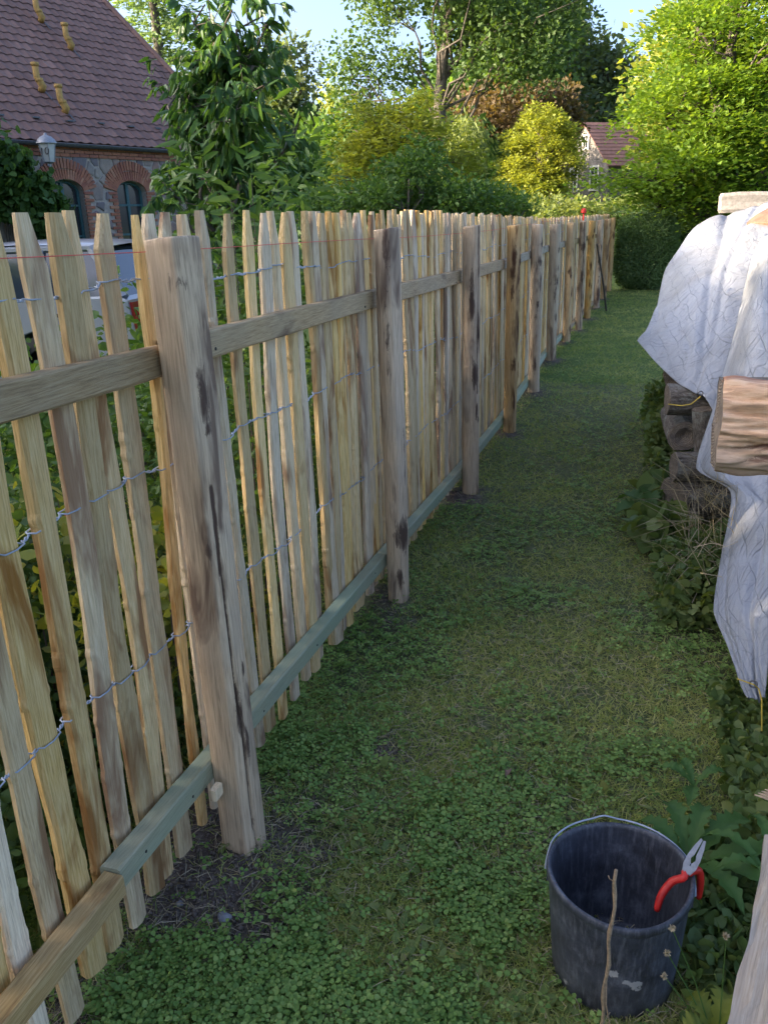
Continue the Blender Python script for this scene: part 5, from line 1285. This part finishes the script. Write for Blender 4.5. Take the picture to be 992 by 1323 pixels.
# near fruit tree with long drooping leaves
def droopy(name, label, base, boughs, seed, nleaf):
    rs = np.random.default_rng(seed); bx, by = base; root = empty(name, (bx, by, 0), label, 'tree'); off = np.array([bx, by, 0])
    tw = MB(); tips = []
    tw.tube([(0, 0, -.1), (.04, 0, .7), (-.02, .03, 1.5), (.05, 0, 2.2)], [.075, .06, .05, .04], 10, False)
    P = []; D = []
    for (px, py, yy, w) in boughs:
        e = aty(px, py, yy)-off; st = np.array([.03, 0, min(2.1, max(.5, e[2]*.55))]); q = bough(tw, st, e, .022, .006, rs, 6, .07)
        for k in range(int(26*w)):
            t = rs.uniform(.35, 1.05); i0 = min(int(t*6), 5); b0 = q[i0]+(q[min(i0+1, 6)]-q[i0])*(t*6-i0); d = unit(rs.normal(size=3)*[1, 1, .55]+[0, 0, .05]); L_ = rs.uniform(.14, .42)
            tp = b0+d*L_+np.array([0, 0, -.05]); tw.tube([b0, b0+d*L_*.5+[0, 0, .02], tp], [.004, .003, .0015], 4, False)
            m_ = nleaf; tt = rs.uniform(.15, 1.0, size=m_)[:, None]; P.append(b0+d*L_*tt+np.array([0, 0, .02])*np.sin(tt*3.1)); D.append(unit(d*.55+rs.normal(size=(m_, 3))*[.6, .6, .35]+[0, 0, -.85]))
    P = np.concatenate(P); D = np.concatenate(D); sz = rs.uniform(.075, .135, size=len(P)); V, Ft = leaves(P, D, sz, sz*.20, rs, fold=.35, kind='lance')
    tw.obj('trunk', M_trunk, root, True); link('crown', mesh('crown', V, Ft, L_peach), root)
droopy('fruit_tree', 'young fruit tree with long drooping dark leaves in front of the house end', B(285, 7.2),
       [(px, py, 7.2+random.uniform(-.7, .7), w) for px, py, w in ((300, 12, 1.0), (275, 40, 1), (330, 60, 1.2), (250, 70, .8), (215, 110, .8), (285, 100, 1.5), (340, 110, 1.5), (305, 150, 1.6), (240, 130, 1.2), (225, 190, .7), (260, 190, 1.2), (310, 200, 1.6), (350, 170, 1.1), (365, 75, .35), (385, 150, .6), (245, 240, 1.1), (290, 245, 1.6), (335, 240, 1.5), (210, 250, .5), (265, 5, .5), (320, -10, .7), (345, 30, .7), (375, 225, .9), (300, 275, 1.2), (350, 275, 1))], 31, 10)
# big maple on the right
tree('maple_tree', 'large bright green maple overhanging the right of the path', 'tree', B(935, 19), [E(945, 60, 19, 72, 60), E(905, 140, 18.5, 66, 52), E(860, 215, 18, 72, 34), E(985, 150, 19, 70, 80), E(935, 215, 18.5, 70, 46), E(880, 90, 20, 42, 34), E(905, 20, 20, 42, 34), E(900, 255, 19, 52, 32), E(1010, 30, 19, 60, 60)],
     L_maple, 160, 320, .095, .74, .22, top=aty(945, 0, 19), seed=41, limbs=60, lw=.42, inner=.5, flat=.38)
tree('shade_tree', 'dark understorey foliage at the foot of the maple', 'shrub', B(920, 21), [E(915, 270, 21, 75, 35), E(975, 255, 21, 70, 50)], L_box, 160, 44, .16, .4, .08, seed=42, limbs=10)
tree('roadside_tree', 'yellowish lit foliage showing at the far right edge', 'tree', B(1010, 32), [E(1005, 200, 32, 40, 60)], L_lit, 90, 50, .22, .6, .12, seed=43, limbs=10)
# hedge rows and clipped bushes at the end of the path
tree('hop_hedge', 'pale sunlit overgrown hedge crossing behind the end of the fence', 'hedge', B(760, 33), [E(700, 274, 33, 50, 16), E(770, 277, 33, 60, 13), E(835, 270, 33, 40, 18), E(740, 283, 32, 60, 14), E(880, 283, 33, 40, 22), E(650, 278, 33, 30, 12)], L_hop, 300, 44, .15, .35, .05, seed=44, limbs=6, trunkless=True, droop=.3)
tree('young_shrub', 'bluish green feathery shrub above the clipped bush', 'shrub', B(848, 20.5), [E(850, 300, 20.5, 26, 26), E(870, 310, 20.5, 14, 32)], L_blue, 90, 60, .10, .22, .03, seed=45, limbs=10)
rs = np.random.default_rng(46); bc = ground(829, 376); n = 26000
hx, hy, hzz = .60, .58, 1.46; d = rs.normal(size=(n, 3)); d[:, 2] = rs.uniform(-1, 1, size=n)*1.1; d = d/np.maximum(np.abs(d[:, 0])**3.2+np.abs(d[:, 1])**3.2+np.abs(d[:, 2])**3.2, 1e-6)[:, None]**(1/3.2)
fz = 1+.03*np.sin(d[:, 0]*5)+.03*np.sin(d[:, 1]*7+d[:, 2]*4)
P = d*[hx, hy, hzz/2]*(fz*rs.uniform(.86, 1.03, size=n))[:, None]+[0, 0, hzz/2]; P[:, 2] = np.maximum(P[:, 2], .03)
root = empty('clipped_bush', (bc[0]+.05, bc[1]+.65, 0), 'dark round clipped bush at the far end of the picket fence', 'bush'); V, Ft = leaves(P, unit(d+rs.normal(size=(n, 3))*.8), .055, .016, rs); link('crown', mesh('crown', V, Ft, L_box), root)
mb = MB()
for k in range(7): mb.tube([(0, 0, -.05), (.1*math.cos(k), .1*math.sin(k), .3), (.35*math.cos(k), .35*math.sin(k), .9)], [.03, .02, .008], 6, False)
mb.obj('stem', M_trunk, root)

# far house with the red roof
hc = fromh(785, 230, 68); g1 = unit(np.array([-.62, .78, 0])); l1 = np.array([.78, .62, 0])
fh = empty('far_house', (hc[0], hc[1], 0), 'distant grey stone house with red tiled roof and white window frames', 'house')
GW = 6.2; LL = 14; WH = 5.2; RH = 8.0
def q3(a, l, z): return g1*a+l1*l+np.array([0, 0, z])
mb = MB(); mb.add([q3(0, 0, -.2), q3(GW, 0, -.2), q3(GW, 0, WH), q3(GW/2, 0, RH), q3(0, 0, WH)], [(0, 1, 2, 3, 4)])
mb.add([q3(0, 0, -.2), q3(0, LL, -.2), q3(0, LL, WH), q3(0, 0, WH)], [(0, 1, 2, 3)]); mb.add([q3(GW, 0, -.2), q3(GW, LL, -.2), q3(GW, LL, WH), q3(GW, 0, WH)], [(0, 1, 2, 3)])
mb.add([q3(0, LL, -.2), q3(GW, LL, -.2), q3(GW, LL, WH), q3(GW/2, LL, RH), q3(0, LL, WH)], [(0, 1, 2, 3, 4)])
mb.obj('wall', plain('grey_rubble_wall', (.15, .14, .135), .9, 0, 2.2, .5, .06), fh)
for s in (0, 1):
    mb = MB(); 
    for r_i in range(12):
        t0, t1 = r_i/12, (r_i+1)/12; a0_ = (-.45 if s == 0 else GW+.45); e = GW/2
        z0_ = WH-.42; A0_ = a0_+(e-a0_)*t0; A1_ = a0_+(e-a0_)*t1; Z0 = z0_+(RH+.1-z0_)*t0+.06; Z1 = z0_+(RH+.1-z0_)*t1+.01
        mb.prism([q3(A0_, -.35, Z0), q3(A1_, -.35, Z1), q3(A1_, LL, Z1), q3(A0_, LL, Z0)], (0, 0, -.09))
    mb.obj('roof', plain('far_red_tiles', (.23, .12, .095), .85, 0, 3, .25), fh)
M_white = plain('white_window_paint', (.5, .5, .48), .6)
for (a_, z_, w_, h_) in ((1.6, 3.3, .85, 1.5), (4.3, 3.3, .85, 1.5), (2.9, 6.3, .55, .8), (1.5, .6, .9, 1.7), (4.4, .6, .9, 1.5)):
    mb = MB(); o0 = -l1*.06
    for (da, dz, ww, hh) in ((-w_/2-.08, 0, .16, h_), (w_/2+.08, 0, .16, h_), (0, h_/2+.08, w_+.32, .16), (0, -h_/2-.08, w_+.4, .16), (0, 0, .06, h_), (0, h_*.15, w_, .05)):
        c_ = q3(a_+da, 0, z_+h_/2+dz)+o0; mb.prism([c_+g1*sx*ww/2+np.array([0, 0, sz*hh/2]) for sx, sz in ((-1, -1), (1, -1), (1, 1), (-1, 1))], -l1*.06)
    f_ = mb.obj('window_frame', M_white, fh); mb = MB(); c_ = q3(a_, 0, z_+h_/2)-l1*.03; mb.add([c_+g1*sx*w_/2+np.array([0, 0, sz*h_/2]) for sx, sz in ((-1, -1), (1, -1), (1, 1), (-1, 1))], [(0, 1, 2, 3)]); mb.obj('pane', M_glass, f_)
mb = MB(); c_ = q3(GW/2, 6, RH+.3); mb.box(c_, (.6, .6, 1.0)); mb.obj('chimney', M_brickd, fh)

# creeper on the barn wall
rs = np.random.default_rng(55); P = []; D = []
cv = empty('climbing_vine', tuple(WP(-1.4, 0)), 'leafy climbing vine covering the left of the barn wall', 'vine'); o0 = np.array(WP(-1.4, 0)); mb = MB()
for (px, py, rx, rz_) in ((15, 205, 22, 14), (5, 235, 34, 22), (40, 240, 26, 16), (20, 262, 30, 18), (65, 262, 18, 14), (55, 288, 22, 16), (78, 292, 9, 16), (-20, 220, 40, 40)):
    c_ = fromh(px, py, 18.9); k = 19/1100
    n = int(rx*rz_*2.6); q = rs.normal(size=(n, 3))*[rx*k*.42, .14, rz_*k*.42]; P.append(c_+U*q[:, 1:2]*0+np.stack([q[:, 0], q[:, 1], q[:, 2]], 1)); D.append(unit(rs.normal(size=(n, 3))*[.7, .4, .5]+[.3, -.6, -.5]))
    mb.tube([o0*0+[0.1, -.1, 0], (c_-o0)*.5+[0, 0, .2], c_-o0], [.05, .03, .012], 6, False)
P = np.concatenate(P)-o0; D = np.concatenate(D); V, Ft = leaves(P, D, rs.uniform(.10, .20, size=len(P)), .07, rs, kind='round', fold=.2); link('foliage', mesh('foliage', V, Ft, L_vine), cv); mb.obj('stem', M_trunk, cv, True)

# ---------------------------------------------------------------- garden behind the fence
def patch(name, label, cat, boxes, lmat, n, size, kind, seed, lw=.3, upb=.4, kindp=None, stems=0, smat=None, group=None):
    rs = np.random.default_rng(seed); P = []
    for (x0, x1, y0, y1, z0, z1, w) in boxes:
        k = int(n*w); x = rs.uniform(x0, x1, size=k); y = rs.uniform(y0, y1, size=k); hh = z1*(.65+.35*vnoise(x, y, seed, 3)); z = z0+(hh-z0)*np.sqrt(rs.uniform(size=k)); P.append(np.stack([x, y, z], 1))
    P = np.concatenate(P); c0 = np.array([P[:, 0].mean(), P[:, 1].mean(), 0]); D = unit(rs.normal(size=P.shape)*[1, 1, .6]+[0, 0, upb]); sz = size*rs.uniform(.6, 1.4, size=len(P))
    V, Ft = leaves(P-c0, D, sz, sz*lw, rs, kind=kind)
    root = empty(name, tuple(c0), label, cat, group); link('foliage', mesh('foliage', V, Ft, lmat), root)
    mb = MB()
    for k in range(stems):
        q = P[rs.integers(len(P))]-c0; mb.tube([(q[0]*.9, q[1]+.02, -.02), (q[0]*.97, q[1], q[2]*.6), tuple(q)], [.006, .004, .002], 4, False)
    if stems: mb.obj('stem', smat or M_trunk, root)
    return root, P-c0
L_yel = leaf_mat('yellowing_leaf', [(.06, .12, .025), (.12, .17, .03), (.26, .25, .04)], .35)
rt, P = patch('rose_bush', 'dark rose bush with red and orange hips behind the nearest pickets', 'bush', [(-1.75, -1.15, .8, 1.9, .0, .72, 1), (-2.6, -1.5, 1.1, 2.8, 0, .78, 1.2)], L_dark, 6500, .032, 'round', 61, .42, stems=60)
M_hip = plain('rose_hip', (.45, .05, .025), .35)
rs = np.random.default_rng(3)
for k in range(26):
    q = P[rs.integers(len(P))]*[1, 1, 1]; mb = MB(); s_ = rs.uniform(.007, .012); mb.lathe([(.0, -s_), (s_*.7, -s_*.7), (s_, 0), (s_*.75, s_*.7), (.2*s_, s_*1.1), (0, s_*1.3)], 8, tuple(q+[.03, -.02, .02])); mb.obj('rose_hip', M_hip, rt, True)
patch('currant_bush', 'yellowing leafy bush low behind the slats left of the nearest post', 'bush', [(-1.8, -1.2, 1.5, 2.5, .1, 1.0, 1)], L_yel, 1800, .040, 'round', 62, .42, stems=30)
patch('currant_bush', 'fresh green bush behind the pickets right of the nearest post', 'bush', [(-2.0, -1.2, 2.5, 3.9, 0, 1.1, 1), (-2.8, -1.6, 2.4, 4.5, 0, 1.35, .6)], L_mid, 4200, .05, 'lance', 63, .2, stems=60)
patch('currant_bush', 'green shrub glimpsed through the fence past the second post', 'bush', [(-2.4, -1.2, 4, 8.5, 0, 1.25, 1)], L_mid, 5000, .06, 'lance', 64, .2, stems=40)
patch('flower_bed', 'tall narrow leaved plants showing above the pickets by the fruit tree', 'plants', [(-2.9, -2.0, 4.4, 6.2, 1.0, 1.95, 1)], L_mid, 1500, .12, 'lance', 65, .12, stems=40)
patch('flower_bed', 'low green plants with small pale blooms behind the car side', 'plants', [(-4.6, -2.8, 3.5, 6.0, 0, .7, 1), (-3.2, -2.4, 3.4, 5, .4, 1.2, .4)], L_mid, 4200, .06, 'round', 66, .4, stems=20)
x = np.random.default_rng(8).uniform(-9, -1.1, size=60000); y = np.random.default_rng(9).uniform(.4, 9, size=60000); rs = np.random.default_rng(10)
P = np.stack([x, y, 0*x-.01], 1); D = unit(rs.normal(size=P.shape)*[.6, .6, .3]+[0, 0, 1]); V, Ft = leaves(P, D, rs.uniform(.06, .20, size=len(x)), .0022, rs, kind='blade')
o = link('long_grass', mesh('long_grass', V, Ft, M_grass)); props(o, 'longer unmown grass in the garden behind the fence', 'grass', kind='stuff')

# ---------------------------------------------------------------- weeds along the right edge
patch('ivy_growth', 'dark ivy climbing the path side of the woodpile', 'ivy', [(.14, .36, 4.9, 6.6, 0, .50, 1), (.16, .36, 4.3, 5.0, 0, .30, .35)], L_weed, 4200, .034, 'round', 71, .42, stems=20)
patch('weed_clump', 'broad leaved weeds at the foot of the dark log ends', 'weeds', [(.10, .34, 3.7, 4.5, 0, .22, 1)], L_weed, 260, .11, 'round', 72, .42, .3)
patch('weed_clump', 'leafy weeds between the log pile foot and the hanging flap', 'weeds', [(.18, .50, 2.95, 3.9, 0, .24, 1)], L_weed, 2600, .040, 'round', 73, .4, .3)
patch('weed_clump', 'nettles and creepers under the tip of the tarpaulin', 'weeds', [(.34, .85, 1.85, 2.6, 0, .10, 1), (.5, .95, 2.3, 3.0, 0, .12, .3)], L_weed, 4200, .034, 'round', 74, .42, .3)
patch('weed_clump', 'dense round leaved weeds right of the black bucket', 'weeds', [(.20, .60, 1.1, 1.80, 0, .085, 1)], L_weed, 2600, .028, 'round', 75, .44, .5)
rs = np.random.default_rng(80)
# dry grass tussock hanging beside the pile
n = 330; P = np.stack([rs.uniform(.26, .55, n), rs.uniform(3.0, 3.9, n), rs.uniform(.0, .45, n)], 1); D = unit(rs.normal(size=(n, 3))*[.5, .6, .5]+[-.25, -.5, .5]); V, Ft = leaves(P, D, rs.uniform(.12, .38, n), .0016, rs, kind='blade')
o = link('dry_grass', mesh('dry_grass', V, Ft, M_straw)); props(o, 'dry bleached grass stems tangled beside the hanging tarpaulin', 'dry grass', kind='stuff')
# toothed dock / dandelion leaves: each plant is a rosette of big leaves
def rosette(name, label, p, specs, mat):
    root = empty(name, tuple(p), label, 'plant')
    for (az, L_, w_, rise) in specs:
        V = []; n_ = 16; d = np.array([math.cos(az), math.sin(az), 0]); u = np.array([-math.sin(az), math.cos(az), 0])
        for i in range(n_+1):
            t = i/n_; ww = w_*math.sin(math.pi*min(1, .06+t*.94))**.7*(1+(.28 if i % 2 else -.22)*(t < .92))*(.45+.75*t if t < .7 else 1)
            c_ = d*L_*t+np.array([0, 0, rise*math.sin(t*2.3)-.25*L_*t*t*.5])
            for s in (-1, -.5, 0, .5, 1): V.append(c_+u*s*ww/2+np.array([0, 0, .22*ww*abs(s)-(.0015 if s == 0 else 0)+.003*math.sin(i*1.7+s*3)]))
        Fs = [(i*5+j, i*5+j+1, (i+1)*5+j+1, (i+1)*5+j) for i in range(n_) for j in range(4)]
        link('leaf', mesh('leaf', V, Fs, mat, True), root)
L_dock = leaf_mat('dock_leaf', [(.038, .095, .022), (.055, .125, .028), (.085, .155, .038)], .25, rough=.55)
rosette('dock_plant', 'large toothed dandelion leaves sprawling behind the bucket', (.215, 1.66, .05), [(2.5, .15, .05, .07), (2.95, .19, .06, .06), (1.9, .17, .05, .09), (3.4, .13, .05, .06), (-.55, .27, .055, .09), (.1, .24, .06, .08), (-.95, .18, .05, .07), (.8, .22, .06, .08), (1.3, .16, .05, .1)], L_dock)
rosette('dock_plant', 'small rosette of plain green leaves in the grass behind the dandelion leaves', (.245, 1.97, .05), [(2.8, .10, .04, .04), (2.0, .09, .035, .04), (.4, .09, .035, .05), (4.5, .09, .04, .02)], L_dock)
rosette('dock_plant', 'narrow upright leaves beside the board, right of the pliers', (.40, 1.62, .06), [(1.9, .16, .03, .12), (2.7, .18, .035, .10), (3.4, .15, .03, .10), (.7, .16, .03, .12), (4.4, .16, .035, .08)], L_dock)
rosette('dock_plant', 'yellow green lobed leaves in front of the board at the bottom edge', (.235, 1.20, .06), [(3.6, .07, .055, .06), (4.6, .08, .06, .05), (2.4, .07, .05, .07), (5.6, .08, .06, .06), (1.2, .07, .05, .08)], L_yel)
rosette('dock_plant', 'big soft leaf plant beside the log pile foot', (.16, 4.15, .05), [(2.6, .20, .13, .08), (3.6, .20, .13, .06), (4.6, .18, .12, .06), (1.6, .16, .12, .1)], L_dark)
mb = MB(); rs = np.random.default_rng(81); 
for (ax_, ay_) in ((868, 1200), (862, 1232), (858, 1262), (938, 1210)):
    h_ = aty(ax_, ay_, 1.22); mb.tube([(.245, 1.21, .03), ((.245+h_[0])/2, 1.22, h_[2]*.6), tuple(h_)], [.0014, .0012, .001], 5, False)
wd = empty('seed_weed', (0, 0, 0), 'thin stalks with round seed heads beside the bucket', 'weed'); mb.obj('stalk', L_dock, wd)
for (ax_, ay_) in ((868, 1200), (862, 1232), (858, 1262), (938, 1210)):
    h_ = aty(ax_, ay_, 1.22); P = np.repeat(h_[None], 60, 0); V, Ft = leaves(P, unit(rs.normal(size=(60, 3))), .008, .0012, rs); link('seed_head', mesh('seed_head', V, Ft, M_straw), wd)

# ---------------------------------------------------------------- unseen trees added left of the frame to shade and dapple the fence
for i, (x, y, h_, r_) in enumerate([(-13, -9, 9.5, 4.2), (-9.5, -14, 9.0, 4.0), (-13, -5.6, 8.4, 3.3), (-9, -6.5, 7.2, 2.4), (-22, -14, 12, 5)]):
    tree('added_shade_tree', ['unseen broad tree added left of the camera for its shade', 'unseen broad tree added further back on the left for shade', 'unseen tree added near the barn end to dapple the sunlight', 'unseen small tree added close on the left for shade', 'unseen tall tree added furthest left behind the camera for shade'][i], 'tree', (x, y), [(x, y, h_*.6, r_, r_, h_*.42)], L_mid, 240, 40, .36, .95, .2, seed=90+i, limbs=14)
